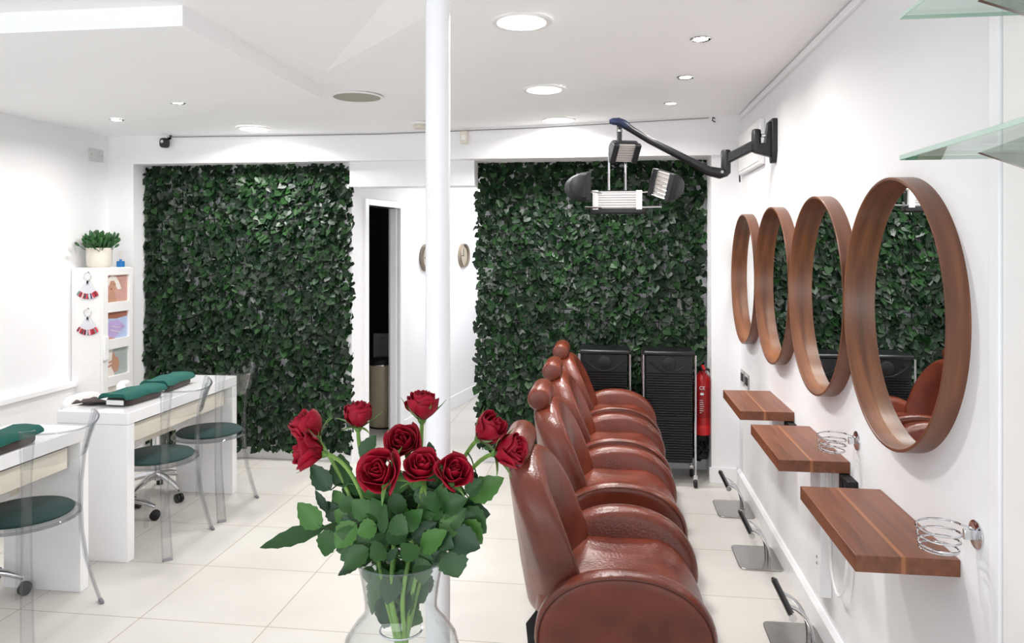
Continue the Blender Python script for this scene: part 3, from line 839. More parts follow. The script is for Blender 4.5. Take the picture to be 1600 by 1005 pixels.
# ------------------------------------------------------------------ corridor things
def clock(y, z, label):
    p = on_wall(y); t = thing('wall_clock', label, 'clock', (p.x, p.y, z), math.atan2(dv.y, dv.x), 'round clocks on the corridor wall')
    # local x runs along the wall; the wall's room side is -y
    MB().lathe([(.105, 0), (.125, 0), (.128, .02), (.118, .04), (.105, .03)], 40, M=R(PI / 2, 'X'), close=True).build('rim', mat('clock_rim', '#7d7265', .3, .7), t)
    MB().cyl(.107, .0, .012, 36, M=R(PI / 2, 'X')).build('dial', mat('clock_dial', '#8f8779', .3), t)
    MB().box((-.003, -.016, -.01), (.003, -.013, .07)).box((-.05, -.016, -.003), (.01, -.013, .003)).build('hands', M['blackm'], t)
clock(7.38, 1.50, 'small round brass-grey clock on the corridor wall, right of the pillar')
clock(6.50, 1.49, 'round clock on the corridor wall almost hidden behind the pillar')
bn = thing('pedal_bin', 'tall beige metal bin with black lid in the dark doorway', 'bin', (-1.985, 6.36, 0))
MB().cyl(.115, .012, .56, 40, bev=.006).build('body', M['bin'], bn)
MB().cyl(.117, 0, .014, 40).build('base', M['blackm'], bn)
MB().lathe([(.117, .555), (.117, .585), (.108, .60), (0, .606)], 40).build('lid', M['blackm'], bn)
MB().lathe([(.1165, .548), (.119, .550), (.119, .558), (.1165, .560)], 40, close=True).build('band', M['chrome'], bn)
gb = thing('grey_carton', 'grey panel standing behind the bin in the dark doorway', 'panel', (-2.03, 6.70, 0))
MB().box((-.15, 0, 0), (.2, .02, .78)).build('board', mat('grey_board', '#7e8084', .6), gb, bevel=.003)
MB().cyl(.006, 0, .004, 12, M=T(-.06, 0, .74) @ R(PI / 2, 'X')).build('rivet', M['blackm'], gb)

# ------------------------------------------------------------------ manicure desks
def desk_proto():
    t = thing('manicure_desk', '', 'desk', (0, 0, 0), 0, 'white gloss manicure desks')
    Ld, Wd = 1.10, .39
    MB().box((-Wd / 2, -Ld / 2, .69), (Wd / 2, Ld / 2, .75)).build('tabletop', M['gloss'], t, bevel=.0025)
    MB().box((-Wd / 2 + .0, -Ld / 2 + .0, 0), (Wd / 2, -Ld / 2 + .055, .689)).build('side_panel', M['gloss'], t, bevel=.0025)
    MB().box((-Wd / 2 + .0, Ld / 2 - .055, 0), (Wd / 2, Ld / 2, .689)).build('side_panel', M['gloss'], t, bevel=.0025)
    MB().box((-Wd / 2 + .06, -Ld / 2 + .056, .44), (-Wd / 2 + .08, Ld / 2 - .056, .688)).build('modesty_panel', M['cream'], t, smooth=0)
    dr = MB().box((-Wd / 2 + .085, -Ld / 2 + .08, .575), (Wd / 2 - .045, Ld / 2 - .08, .675)).build('drawer', M['cream'], t, bevel=.003)
    MB().box((Wd / 2 - .045, -Ld / 2 + .08, .672), (Wd / 2 - .04, Ld / 2 - .08, .684)).build('gap_shade', M['blackm'], dr, smooth=0)  # black strip stands for the shade in the slim gap below the top
    return t
dk = desk_proto()
dk.location = (-2.585, 3.987, 0); dk['label'] = 'white gloss manicure desk close to the left ivy panel, two towel pads on top'
dup(dk, (-2.595, 2.62, 0), 0, 'white gloss manicure desk at the left edge of the view, one towel pad on top')
# towel pads
def towel_pad(x, y, rz, ln, label, glabel, z=.7505):
    t = thing('wrist_cushion', label, 'cushion', (x, y, z), rz, 'dark towel-wrapped wrist cushions')
    def w1(a, b, c): return (a, b, c + .004 * math.sin(a * 40) * (c > 0))
    MB().slab(superell(.075, ln / 2, 5, 40), .042, .016, .002, M=T(0, 0, .022)).build('pad', M['brown_towel'], t, smooth=60)
    lab = MB().box((-.05, -ln / 2 - .004, .008), (.05, -ln / 2 + .004, .034)).build('white_end', M['white'], t, bevel=.003)
    lab['label'] = 'white folded end'
    # teal towel folded over the top
    k = 14; vs = []; fs = []
    n2 = 16
    rn = random.Random(int(y * 100))
    hw = .082; hl = ln / 2 + .015
    for layer in (0, 1):
        for i in range(k + 1):
            for j in range(n2 + 1):
                a = -hw + 2 * hw * i / k; b = -hl + 2 * hl * j / n2
                e = max(0, (abs(a) - .058) / .024)
                zz = .0485 - .012 * e * e + .0035 * math.sin(a * 55 + b * 9) * .5 + .003 * math.sin(b * 31 + 1.3)
                zz += (.018 - .006 * e) if layer else 0
                vs.append((a - .004, b, zz))
    W = n2 + 1; Lr = (k + 1) * W
    for i in range(k):
        for j in range(n2):
            q = (i * W + j, i * W + j + 1, (i + 1) * W + j + 1, (i + 1) * W + j)
            fs.append(tuple(reversed(q))); fs.append(tuple(x_ + Lr for x_ in q))
    for i in range(k):
        for j in (0, n2): fs.append((i * W + j, (i + 1) * W + j, Lr + (i + 1) * W + j, Lr + i * W + j))
    for j in range(n2):
        for i in (0, k): fs.append((i * W + j, i * W + j + 1, Lr + i * W + j + 1, Lr + i * W + j))
    tw = MB().add(vs, fs).build('towel', M['teal_towel'], smooth=60)
    tw.location = (x, y, z); tw.rotation_euler = (0, 0, rz)
    tag(tw, glabel, 'towel', 'teal towels on the cushions')
towel_pad(-2.545, 3.72, -.06, .30, 'dark brown wrist cushion on the far desk, nearer of its two', 'teal towel on the nearer cushion of the far desk')
towel_pad(-2.585, 4.10, .08, .30, 'dark brown wrist cushion on the far desk, nearest the ivy', 'teal towel on the cushion nearest the ivy')
towel_pad(-2.48, 2.72, .05, .34, 'dark brown wrist cushion on the desk at the left edge of the view', 'teal towel on the desk at the left edge of the view')
# crumpled brown cloth beside first pad
cv = []; cf = []; n = 12
rn = random.Random(9)
for i in range(n + 1):
    for j in range(n + 1):
        u, v = i / n, j / n
        cv.append((-.10 + .20 * u, -.06 + .12 * v + .01 * math.sin(u * 9), .012 + .012 * math.sin(u * 11 + v * 5) * math.sin(v * PI) + .012 * math.sin(v * 9 + u * 3) * math.sin(u * PI) * .8))
for i in range(n):
    for j in range(n): cf.append((i * (n + 1) + j, (i + 1) * (n + 1) + j, (i + 1) * (n + 1) + j + 1, i * (n + 1) + j + 1))
cr_ = MB().add(cv, cf).build('cloth', M['brown_towel'], smooth=60, recalc=False)
so = cr_.modifiers.new('thick', 'SOLIDIFY'); so.thickness = .004; so.offset = 1
cr_.location = (-2.70, 3.63, .7485); cr_.rotation_euler = (0, 0, .2)
tag(cr_, 'crumpled dark brown cloth lying left of the nearer cushion on the far desk', 'cloth')

# ------------------------------------------------------------------ clear acrylic chairs (facing -X, towards the desks)
def clear_chair():
    t = thing('clear_chair', '', 'chair', (0, 0, 0), 0, 'clear acrylic chairs at the desks')
    def arc(a0, a1, r, n): return [(r * math.cos(a0 + (a1 - a0) * i / n), r * math.sin(a0 + (a1 - a0) * i / n)) for i in range(n + 1)]
    # seat disc
    MB().lathe([(0, .438), (.185, .438), (.205, .440), (.210, .448), (.205, .456), (.185, .458), (0, .458)], 48).build('seat', M['acrylic'], t)
    MB().tube([(.207 * math.cos(2 * PI * i / 48), .207 * math.sin(2 * PI * i / 48), .448) for i in range(48)], .007, 8, closed=True).build('seat_rim', M['acrylic_edge_dark'], t)  # tube added to darken the seat edge
    MB().lathe([(0, .4585), (.170, .4585), (.185, .462), (.188, .470), (.178, .478), (0, .484)], 48).build('seat_pad', M['green_pad'], t)
    # rear legs: wide ribbon flaring at foot and at top, one piece from floor to back band
    for s_ in (-1, 1):
        a = s_ * math.radians(47)
        ps = [(.292, 0.0, .050), (.262, .10, .047), (.232, .22, .044), (.216, .34, .040), (.211, .45, .038), (.213, .56, .036), (.224, .68, .040), (.246, .78, .050), (.266, .86, .056)]
        mb = MB(); vs = []; fs = []
        tx, ty = -math.sin(a), math.cos(a); nx, ny = math.cos(a), math.sin(a)
        for r, z, w in ps:
            for (dw, dn) in ((-w / 2, .004), (-w / 2, -.010), (-w / 2 + .007, -.010), (-w / 2 + .007, -.002), (w / 2 - .007, -.002), (w / 2 - .007, -.010), (w / 2, -.010), (w / 2, .004)):
                vs.append((nx * (r + dn) + tx * dw, ny * (r + dn) + ty * dw, z))
        k = 8
        for i in range(len(ps) - 1):
            for j in range(k): fs.append((i * k + j, i * k + (j + 1) % k, (i + 1) * k + (j + 1) % k, (i + 1) * k + j))
        fs.append(list(reversed(range(k)))); fs.append([(len(ps) - 1) * k + j for j in range(k)])
        mb.add(vs, fs); mb.mi = [1 if (q < (len(ps) - 1) * k and q % k in (0, 1, 5, 6)) or q >= (len(ps) - 1) * k else 0 for q in range(len(fs))]
        lg = mb.build('leg', [M['acrylic'], M['acrylic_edge_dark']], t)
        MB().box((-.010, -.020, .0), (.006, .020, .012), 0, T(nx * .292, ny * .292, 0) @ R(a, 'Z')).build('foot_pad', mat('grey_rubber', '#8c8a90', .6) if 'grey_rubber' not in bpy.data.materials else bpy.data.materials['grey_rubber'], lg, bevel=.002)
    # front legs
    for s_ in (-1, 1):
        a = PI - s_ * math.radians(45); nx, ny = math.cos(a), math.sin(a)
        pts = [(nx * r, ny * r, z) for r, z in ((.262, 0), (.235, .12), (.205, .28), (.190, .44))]
        lg = MB().tube(pts, [.014, .015, .016, .017], 4).build('leg', M['acrylic'], t, smooth=0)
    # curved back band
    mb = MB(); vs = []; fs = []; n = 24; a0 = math.radians(50)
    rows = ((.700, .228, .0), (.745, .240, .0), (.80, .258, 0), (.85, .272, 0))
    for th in (0, .005):
        for z, r, _ in rows:
            for i in range(n + 1):
                a = -a0 + 2 * a0 * i / n
                vs.append(((r + th) * math.cos(a), (r + th) * math.sin(a), z - (.02 * math.cos(a / a0 * PI / 2) if z > .82 else 0)))
    W = n + 1; Q = len(rows) * W
    for r in range(len(rows) - 1):
        for i in range(n):
            q = (r * W + i, r * W + i + 1, (r + 1) * W + i + 1, (r + 1) * W + i)
            fs.append(q); fs.append(tuple(x_ + Q for x_ in reversed(q)))
    nf = len(fs)
    for i in range(n):
        for r in (0, len(rows) - 1): fs.append((r * W + i, r * W + i + 1, Q + r * W + i + 1, Q + r * W + i))
    for r in range(len(rows) - 1):
        for i in (0, n): fs.append((r * W + i, (r + 1) * W + i, Q + (r + 1) * W + i, Q + r * W + i))
    mb.add(vs, fs); mb.mi = [int(q >= nf) for q in range(len(fs))]
    mb.build('backrest', [M['acrylic'], M['acrylic_edge_dark']], t)
    MB().tube([(.275 * math.cos(-a0 + 2 * a0 * i / n), .275 * math.sin(-a0 + 2 * a0 * i / n), .851 - .02 * math.cos((-a0 + 2 * a0 * i / n) / a0 * PI / 2)) for i in range(n + 1)], .0042, 8).build('back_rim', M['acrylic_edge_dark'], t)  # tube added to darken the top edge of the band
    return t
cch = clear_chair()
for i, (y, l) in enumerate(((4.23, 'clear acrylic chair with green pad, nearest the ivy at the far desk'), (3.70, 'clear acrylic chair with green pad at the near half of the far desk'),
                            (2.83, 'clear acrylic chair with green pad in front of the desk at the left edge'), (2.26, 'clear acrylic chair of which only the back corner shows at the left edge'))):
    loc = (-2.405 if i < 2 else -2.44, y, 0)
    if i == 0: cch.location = loc; cch['label'] = l
    else: dup(cch, loc, 0, l)

# ------------------------------------------------------------------ white stools with castors behind the desks
def stool():
    t = thing('swivel_stool', '', 'stool', (0, 0, 0), 0, 'white swivel stools behind the desks')
    MB().lathe([(0, .43), (.15, .43), (.18, .45), (.18, .48), (.15, .50), (0, .505)], 36).build('seat', M['white'], t)
    MB().cyl(.024, .10, .44, 18).build('column', M['chrome'], t)
    for i in range(5):
        a = 2 * PI * i / 5 + .35
        c, s_ = math.cos(a), math.sin(a)
        lg = MB().tube([(c * r, s_ * r, z) for r, z in ((.0, .135), (.08, .13), (.17, .105), (.235, .075))], [.022, .020, .016, .013], 10).build('leg', M['chrome'], t)
        MB().cyl(.028, -.010, .010, 18, M=T(c * .24, s_ * .24, .028) @ R(a, 'Z') @ R(PI / 2, 'X'), bev=.004).cyl(.028, .014, .030, 18, M=T(c * .24, s_ * .24, .028) @ R(a, 'Z') @ R(PI / 2, 'X'), bev=.004).build('caster', M['black'], lg)
    MB().slab(superell(.15, .10, 4, 40), .05, .02, .004, M=T(-.20, 0, .635) @ R(PI / 2, 'Z') @ R(PI / 2, 'X'), warp=lambda x, y, z: (x, y, z + 1.2 * x * x)).build('backrest', M['white'], t, smooth=60)
    MB().tube([(-.12, 0, .44), (-.21, 0, .46), (-.235, 0, .56), (-.23, 0, .62)], .012, 10).build('back_bracket', M['chrome'], t)
    return t
stl = stool()
stl.location = (-2.84, 3.93, 0); stl['label'] = 'white stool with chrome star base behind the near half of the far desk'
dup(stl, (-2.86, 4.40, 0), .5, 'white stool behind the far half of the far desk, mostly hidden by it')
dup(stl, (-2.85, 2.95, 0), .2, 'white stool behind the desk at the left edge, only its castors showing')

# ------------------------------------------------------------------ picture cabinet with plant
cab = thing('cabinet', 'tall slim white cabinet with hand and face pictures behind its glazed door', 'cabinet', (-3.575, 4.875, 0))
hw, hd = .115, .165     # half depth (x) and half width (y)
MB().box((-.122, -hd, 0), (hw - .02, hd, 1.44)).build('body', M['white'], cab, bevel=.002)
dmb = MB(); xs = (hw - .019, hw)
zb = (.05, .78, 1.02, 1.385)
dmb.box((xs[0], -hd, .03), (xs[1], -hd + .055, 1.435)).box((xs[0], hd - .045, .03), (xs[1], hd, 1.435))
wins = ((1.195, 1.385), (.935, 1.125), (.675, .865), (.415, .605), (.155, .345))
edges = [1.435] + [z for w in wins for z in (w[1], w[0])] + [.03]
for k in range(0, len(edges), 2): dmb.box((xs[0], -hd + .055, edges[k + 1]), (xs[1], hd - .045, edges[k]))
door = dmb.build('door', M['white'], cab, smooth=0, bevel=.002)
MB().box((hw, -hd + .0, .80), (hw + .014, -hd + .045, .965)).build('handle', M['trim'], door, bevel=.004)
sk = mat('skin_print', '#bd9079', .6); pk = mat('pink_print', '#c79a90', .6); wp = mat('white_print', '#e9e2da', .6); vi = mat('violet_print', '#b9a3d4', .6)
bl = mat('blue_print', '#b3c2e2', .6); br_ = mat('brown_print', '#a06a58', .6); gy = mat('grey_print', '#a8b0ae', .6); li = mat('lip_print', '#a5323c', .6)
def pic(z0, z1, bg, shapes):
    """a flat print behind the door window: background and painted shapes, u across (0..1), v up (0..1)"""
    y0, y1 = -hd + .056, hd - .046; mats = [bg]; mb = MB()
    x = hw - .0188
    mb.box((x - .0004, y0, z0 + .001), (x + .002, y1, z1 - .001), 0)
    for k, (m, poly) in enumerate(shapes):
        if m not in mats: mats.append(m)
        xx = x + .0022 + .0003 * k
        mb.add([(xx, y0 + (y1 - y0) * u, z0 + (z1 - z0) * v) for u, v in poly], [list(range(len(poly)))], mats.index(m))
    mb.build('picture', mats, door, smooth=0)
pic(*wins[0], pk, [(wp, [(.0, .55), (.05, .85), (.25, 1), (.45, .95), (.6, .75), (.72, .48), (.55, .45), (.45, .6), (.4, .7), (.1, .62)]),
                   (sk, [(.12, .55), (.2, .78), (.36, .8), (.46, .66), (.44, .5), (.36, .40), (.2, .42)]), (sk, [(.05, 0), (.1, .3), (.22, .46), (.34, .44), (.42, .25), (.5, 0)]),
                   (br_, [(.3, .66), (.42, .68), (.42, .645), (.3, .63)]), (li, [(.2, .5), (.28, .515), (.27, .47), (.2, .465)]), (wp, [(.0, .0), (.0, .25), (.08, .3), (.06, .0)])])
pic(*wins[1], bl, [(br_, [(0, .78), (0, 1), (1, 1), (1, .80), (.5, .74)]), (vi, [(.05, .1), (.0, .45), (.18, .68), (.45, .66), (.72, .5), (.78, .36), (.5, .1), (.25, .0)]),
                   (vi, [(.35, .66), (.55, .68), (.9, .42), (.84, .34)]), (sk, [(.0, 0), (.05, .12), (.4, .02), (.4, 0)]), (wp, [(.2, .36), (.65, .22), (.66, .2), (.2, .33)]), (wp, [(.25, .48), (.7, .38), (.7, .365), (.25, .46)])])
pic(*wins[2], gy, [(wp, [(0, 0), (0, 1), (.3, 1), (.25, .4), (.4, 0)]), (sk, [(.25, .3), (.28, .75), (.36, .92), (.42, .7), (.55, .66), (.62, .4), (.55, .15), (.38, .1)]), (sk, [(.1, .55), (.3, .6), (.3, .5), (.12, .48)]), (sk, [(.08, .4), (.3, .48), (.3, .38), (.1, .32)])])
pic(*wins[3], wp, [(sk, [(.2, .2), (.3, .8), (.7, .7), (.6, .2)])])
pic(*wins[4], pk, [(wp, [(.2, .2), (.3, .8), (.7, .7), (.6, .2)])])
# pot plant
pt = thing('potted_plant', 'bushy dark green succulent in a cream stone pot on the white cabinet', 'plant', (-3.575, 4.83, 1.4405))
MB().lathe([(0, 0), (.066, 0), (.078, .012), (.083, .06), (.083, .138), (.076, .138), (.074, .11), (0, .11)], 40).build('pot', M['pot'], pt)
pf = MB(); rn = random.Random(3)
for i in range(230):
    a = rn.uniform(0, 2 * PI); el = rn.uniform(.35, 1.5); ln = rn.uniform(.035, .06); 
    base = Vector((rn.gauss(0, .03), rn.gauss(0, .03), .11 + rn.uniform(0, .02)))
    d = Vector((math.cos(a) * math.cos(el), math.sin(a) * math.cos(el), math.sin(el)))
    mid = base + d * rn.uniform(.03, .095)
    if mid.x < -.10: mid.x = -.10
    tip = mid + (d + Vector((0, 0, .25))).normalized() * ln
    if tip.x < -.115: tip.x = -.115
    pf.tube([base, mid], .0025, 5); pf.tube([mid, mid.lerp(tip, .4), mid.lerp(tip, .8), tip], [.004, .0095, .0085, .002], 6)
pf.build('foliage', M['succ'], pt)
MB().cyl(.073, .105, .113, 30).build('soil', M['brown_towel'], pt)
rdf = thing('reed_diffuser', 'small blue bottle with reeds beside the pot on the white cabinet', 'diffuser', (-3.50, 4.955, 1.4405))
MB().box((-.02, -.02, 0), (.02, .02, .042)).cyl(.009, .042, .056, 14).build('bottle', M['blue'], rdf, bevel=.003)
for k in range(3): MB().tube([(0, 0, .05), (.006 * (k - 1), .012 * (k - 1), .115)], .0018, 6).build('reed', M['pot'], rdf)
# nail colour fans on the cabinet side
ncols = ['#7c1626', '#c32a3e', '#e9a7b0', '#2c3f66', '#c9ccd0', '#5b1a2c', '#d8475e', '#3f3f46', '#b02032', '#e8c6c4', '#861f34', '#d03a4a', '#708a86', '#a81b2c']
nm = [mat('polish_shade', c, .2) for c in ncols]
clear_tip = mat('clear_tip', '#dcdce2', .25)
def nail_fan(z, label):
    t = thing('nail_fan', label, 'colour samples', (-3.57, 4.71, z), 0, 'nail colour fans on the cabinet side')
    t.scale = (1.22, 1.22, 1.22)
    MB().tube([(.022 * math.sin(2 * PI * i / 24), -.008, .012 + .022 * math.cos(2 * PI * i / 24)) for i in range(24)], .0022, 6, closed=True).build('ring', M['chrome'], t)
    MB().cyl(.005, -.004, .0, 10, M=T(0, 0, .035) @ R(PI / 2, 'X')).build('hook', M['white'], t)
    n = 14
    for i in range(n):
        a = math.radians(-36 + 72 * i / (n - 1))
        Mx = T(0, -.004 - .0004 * (i % 3), -.008) @ R(a, 'Y')
        s_ = MB().prism([(-.004, 0), (.004, 0), (.0065, -.085), (-.0065, -.085)], -.001, .001, M=Mx @ R(PI / 2, 'X')).build('stick', clear_tip, t, smooth=0)
        MB().slab([(x, y) for x, y in superell(.0072, .016, 3, 14, 0, -.092)], .004, .0015, 0, M=Mx @ T(0, -.002, 0) @ R(PI / 2, 'X')).build('nail_tip', nm[(i + int(z * 10)) % len(nm)], s_)
nail_fan(1.365, 'fan of nail colour samples on the cabinet side, upper of the two')
nail_fan(1.115, 'fan of nail colour samples on the cabinet side, lower of the two')

# ------------------------------------------------------------------ reception counter, vase and roses
ct = thing('reception_counter', 'white counter under the rose vase, below the frame', 'counter', (-.25, .93, 0))
MB().box((-.55, -.22, .86), (.55, .22, .90)).build('worktop', M['gloss'], ct, bevel=.003)
MB().box((-.52, -.18, 0), (.52, .18, .859)).build('body', M['gloss'], ct, bevel=.003)
VC = Vector((-.294, 1.03, .9005))
vs_ = thing('glass_vase', 'clear glass vase with bulbous foot and wide neck holding red roses', 'vase', VC)
outer = [(.0, .0), (.055, .0), (.066, .004), (.080, .03), (.0865, .07), (.085, .10), (.078, .125), (.064, .145), (.055, .155), (.051, .165), (.051, .175), (.0535, .195), (.058, .220), (.0625, .238)]
inner = [(.0610, .238), (.0565, .220), (.0520, .195), (.0495, .175), (.0495, .165), (.0535, .154), (.0625, .143), (.0765, .123), (.0835, .10), (.085, .07), (.0785, .032), (.064, .010), (0, .008)]
MB().lathe(outer + inner, 64).build('body', M['vaseglass'], vs_, smooth=60)
MB().lathe([(.0610, .2375), (.0620, .2395), (.0630, .2375)], 64).build('rim', clear_mat('rim_glass', (.75, .78, .8, 1), 1.9), vs_)

def leaflet(mb, base, tip, width, normal, fold=.25, curl=.12, seed=0):
    base = Vector(base); tip = Vector(tip); d = tip - base; ln = d.length; d.normalize()
    nrm = Vector(normal); nrm = (nrm - d * nrm.dot(d)).normalized(); sd = d.cross(nrm)
    rows = 10; vs = []; fs = []
    for i in range(rows + 1):
        t = i / rows
        w = width * .5 * (math.sin(PI * t ** .78) ** .85 if 0 < t < 1 else 0)
        w *= 1 + (.10 if i % 2 else -.05)
        c = base + d * ln * t - nrm * curl * ln * t * t
        for j in (-1, -.5, 0, .5, 1):
            vs.append(c + sd * w * j + nrm * fold * w * abs(j) - d * abs(j) * .0)
    for i in range(rows):
        for j in range(4):
            fs.append((i * 5 + j, i * 5 + j + 1, (i + 1) * 5 + j + 1, (i + 1) * 5 + j))
    mb.add(vs, fs)

def petal_grid(mb, phi, w, h, r0, bulge, open_, zb, curl, Mx, seed):
    rn = random.Random(seed); nu, nv_ = 8, 7; vs = []; fs = []
    wav = rn.uniform(0, 6)
    for j in range(nv_ + 1):
        v = j / nv_
        for i in range(nu + 1):
            u = -1 + 2 * i / nu
            wid = w * (.35 + .65 * math.sin(min(1, v * 1.25) * PI / 2))
            a = phi + u * wid
            r = r0 * (.30 + .70 * math.sin(min(1.0, v * 1.35) * PI / 2)) + bulge * math.sin(v * PI) + open_ * v * v
            r += curl * max(0, v - .7) ** 2 * 11
            r += .0012 * u * u + .0022 * math.sin(u * 3.4 + wav) * v * v
            hh = h * v * (1 - .20 * u * u * v) - curl * max(0, v - .74) ** 2 * 20 + .0022 * math.sin(u * 5 + wav * 2) * v ** 3
            vs.append((r * math.cos(a), r * math.sin(a), zb + hh))
    for j in range(nv_):
        for i in range(nu):
            fs.append((j * (nu + 1) + i, j * (nu + 1) + i + 1, (j + 1) * (nu + 1) + i + 1, (j + 1) * (nu + 1) + i))
    mb.add(vs, fs, 0, Mx)

NECK = {}   # leaves pushed down into the vase neck
def rose(i, head_px, y, axis, size, openness, hints, label, neck_a):
    head = at_y(head_px[0], head_px[1], y)       # centre of the bloom
    ax = Vector(axis).normalized(); h = .050 * size
    basept = head - ax * h * .52
    root = VC + Vector((.024 * math.cos(neck_a + 2.6), .024 * math.sin(neck_a + 2.6), .014))
    neck = VC + Vector((.020 * math.cos(neck_a), .020 * math.sin(neck_a), .175))
    t = thing('rose', label, 'rose', root, 0, 'red roses in the vase')
    def lo(p): return Vector(p) - root
    q = ax.to_track_quat('Z', 'Y').to_matrix().to_4x4()
    Mx = T(*lo(basept)) @ q
    pb = MB(); rn = random.Random(100 + i)
    k = 0
    layers = [(2, .0042, .94, .000, .0), (2, .0085, .98, .0005, .002), (3, .0130, .98, .002, .006), (3, .0180, .96, .005, .012), (3, .0215, .86, .010, .022), (2, .0225, .74, .014, .03)]
    for li_, (n, r0, hf, op, cu) in enumerate(layers):
        off = rn.uniform(0, 6)
        for p in range(n):
            petal_grid(pb, off + 2 * PI * p / n + rn.uniform(-.2, .2), 1.05 if li_ > 1 else 1.6, h * hf * rn.uniform(.90, 1.05), r0 * size * rn.uniform(.94, 1.06), .0022 * size * (li_ > 0), op * openness * size * 1.2, -.002, cu * .1 * openness, Mx, rn.randint(0, 9999))
    bl_ = pb.build('bloom', M['petal'], t, smooth=70, recalc=False)
    sm2 = bl_.modifiers.new('thick', 'SOLIDIFY'); sm2.thickness = .0006
    sb = MB()
    for p in range(5):
        a = 2 * PI * p / 5 + rn.uniform(-.2, .2); out = rn.uniform(.55, 1.25)
        c, s_ = math.cos(a), math.sin(a)
        ln = .044 * size
        vs = []; fs = []
        for r in range(5):
            v = r / 4; wd = .0062 * (1 - v) ** .8 * size
            rr = .005 + ln * v * math.sin(out) * (1 - .1 * v) + .008 * size * math.sin(v * PI / 2); zz = -.002 + ln * v * math.cos(out) - .012 * v * v * (out > .9)
            for u in (-1, 0, 1): vs.append((c * rr - s_ * wd * u, s_ * rr + c * wd * u, zz + .001 * (u == 0)))
        for r in range(4):
            for u in range(2): fs.append((r * 3 + u, r * 3 + u + 1, r * 3 + u + 4, r * 3 + u + 3))
        sb.add(vs, fs, 0, Mx)
    sb.lathe([(0, -.010), (.0042, -.009), (.0068, -.004), (.0070, .0), (.005, .004)], 12, M=Mx)
    se = sb.build('sepals', M['sepal'], t, recalc=False)
    path = bez(root, root.lerp(neck, .6), neck - (neck - root) * .1, neck, 6)[:-1] + bez(neck, neck + (neck - root).normalized() * .05, basept - ax * .07, basept - ax * .006, 16)
    stem = MB().tube([lo(p) for p in path], [.0034] * 8 + [.0030] * (len(path) - 8), 8).build('stem', M['stem'], t)
    fb = MB()
    pb2 = MB()
    for (bx, by), (tx, ty), w, dyo, face in hints:
        b = at_y(bx, by, 1.03 + dyo * .7); tp = at_y(tx, ty, 1.03 + dyo)
        ln = (tp - b).length
        leaflet(fb, lo(b), lo(tp), w, face, rn.uniform(.12, .35), rn.uniform(.03, .16))
        # petiole back to the nearest point of this stem
        near = min(path, key=lambda p_: (p_ - b).length + (0 if p_.z < b.z + .02 else .03))
        fb.tube([lo(near), lo(near.lerp(b, .5) + Vector((0, 0, .004))), lo(b), lo(b.lerp(tp, .15))], [.0014, .0012, .001, .0006], 5)
    for b, tp, w, face in NECK.get(i, []):
        leaflet(fb, lo(b), lo(tp), w, face, .2, .05)
    if hints: fb.build('leaves', M['roseleaf'], t, smooth=50, recalc=False)
    return t
def cp(x, y): return (390 + x * .4229, 580 + y * .4229)   # close-up coordinates to frame coordinates
def H(bx, by, tx, ty, w, dy=0, face=(0, -1, .35)): return (cp(bx, by), cp(tx, ty), w * .4229 * 1.06 / F_PX, dy, face)
hints = [[] for _ in range(10)]
hints[0] = [H(285, 575, 30, 650, 75, .01, (.1, -.7, .7)), H(265, 578, 175, 487, 85, .0, (-.1, -1, .4)), H(300, 585, 272, 690, 82, -.01), H(300, 440, 222, 345, 75, .0), H(290, 520, 240, 440, 34, .02)]
hints[1] = [H(345, 430, 330, 305, 95, .03), H(395, 560, 312, 655, 88, -.03, (-.2, -1, .2)), H(440, 655, 345, 730, 80, -.04, (.1, -1, .8)), H(420, 700, 318, 752, 45, -.02, (.1, -.8, .8)), H(330, 560, 285, 480, 60, .02), H(415, 640, 330, 700, 70, -.02)]
hints[2] = [H(412, 322, 465, 235, 62, .02), H(350, 520, 320, 440, 60, .03), H(420, 560, 395, 470, 70, .02), H(340, 640, 300, 560, 60, .03), H(395, 400, 345, 480, 75, .03), H(430, 480, 350, 400, 90, .05)]
hints[3] = [H(675, 335, 662, 260, 42, .02), H(640, 460, 600, 370, 60, .05), H(600, 520, 540, 460, 80, .05), H(560, 470, 610, 390, 70, .06), H(680, 420, 730, 330, 40, .03)]
hints[4] = [H(560, 640, 520, 560, 75, -.03), H(500, 520, 450, 450, 70, .03), H(580, 560, 650, 500, 80, .03), H(600, 620, 690, 560, 70, -.02), H(560, 440, 520, 380, 55, .02)]
hints[5] = [H(490, 600, 500, 500, 40, -.04), H(470, 570, 395, 600, 70, -.04, (-.1, -1, .4)), H(500, 650, 445, 690, 75, -.05), H(480, 560, 430, 470, 60, .0), H(510, 700, 545, 655, 30, -.06), H(525, 545, 580, 600, 75, -.05, (.2, -1, .2)), H(450, 640, 380, 610, 80, -.02)]
hints[6] = [H(640, 560, 700, 470, 80, .02), H(630, 660, 725, 590, 80, -.04, (0, -.9, .6)), H(620, 690, 560, 640, 70, -.05), H(690, 610, 750, 650, 70, -.04, (.2, -1, .3)), H(600, 720, 700, 670, 55, -.02)]
hints[7] = [H(720, 500, 790, 440, 85, .02), H(700, 560, 790, 580, 95, -.02), H(740, 500, 690, 430, 70, .04), H(660, 450, 710, 390, 40, .01), H(740, 600, 850, 655, 100, -.03, (.2, -1, .3)), H(770, 430, 740, 500, 60, -.01)]
hints[8] = [H(800, 450, 862, 400, 62, -.02), H(810, 470, 935, 395, 90, .0), H(780, 510, 875, 600, 100, .0, (.1, -1, .3)), H(760, 520, 890, 530, 95, .02), H(835, 370, 815, 460, 40, .03), H(770, 540, 830, 470, 80, .03)]
hints[9] = [H(740, 665, 770, 765, 108, -.03, (.1, -1, .2)), H(780, 560, 860, 640, 95, -.01), H(690, 520, 760, 590, 85, .0), H(760, 480, 680, 500, 90, .05), H(720, 640, 800, 610, 75, .0)]
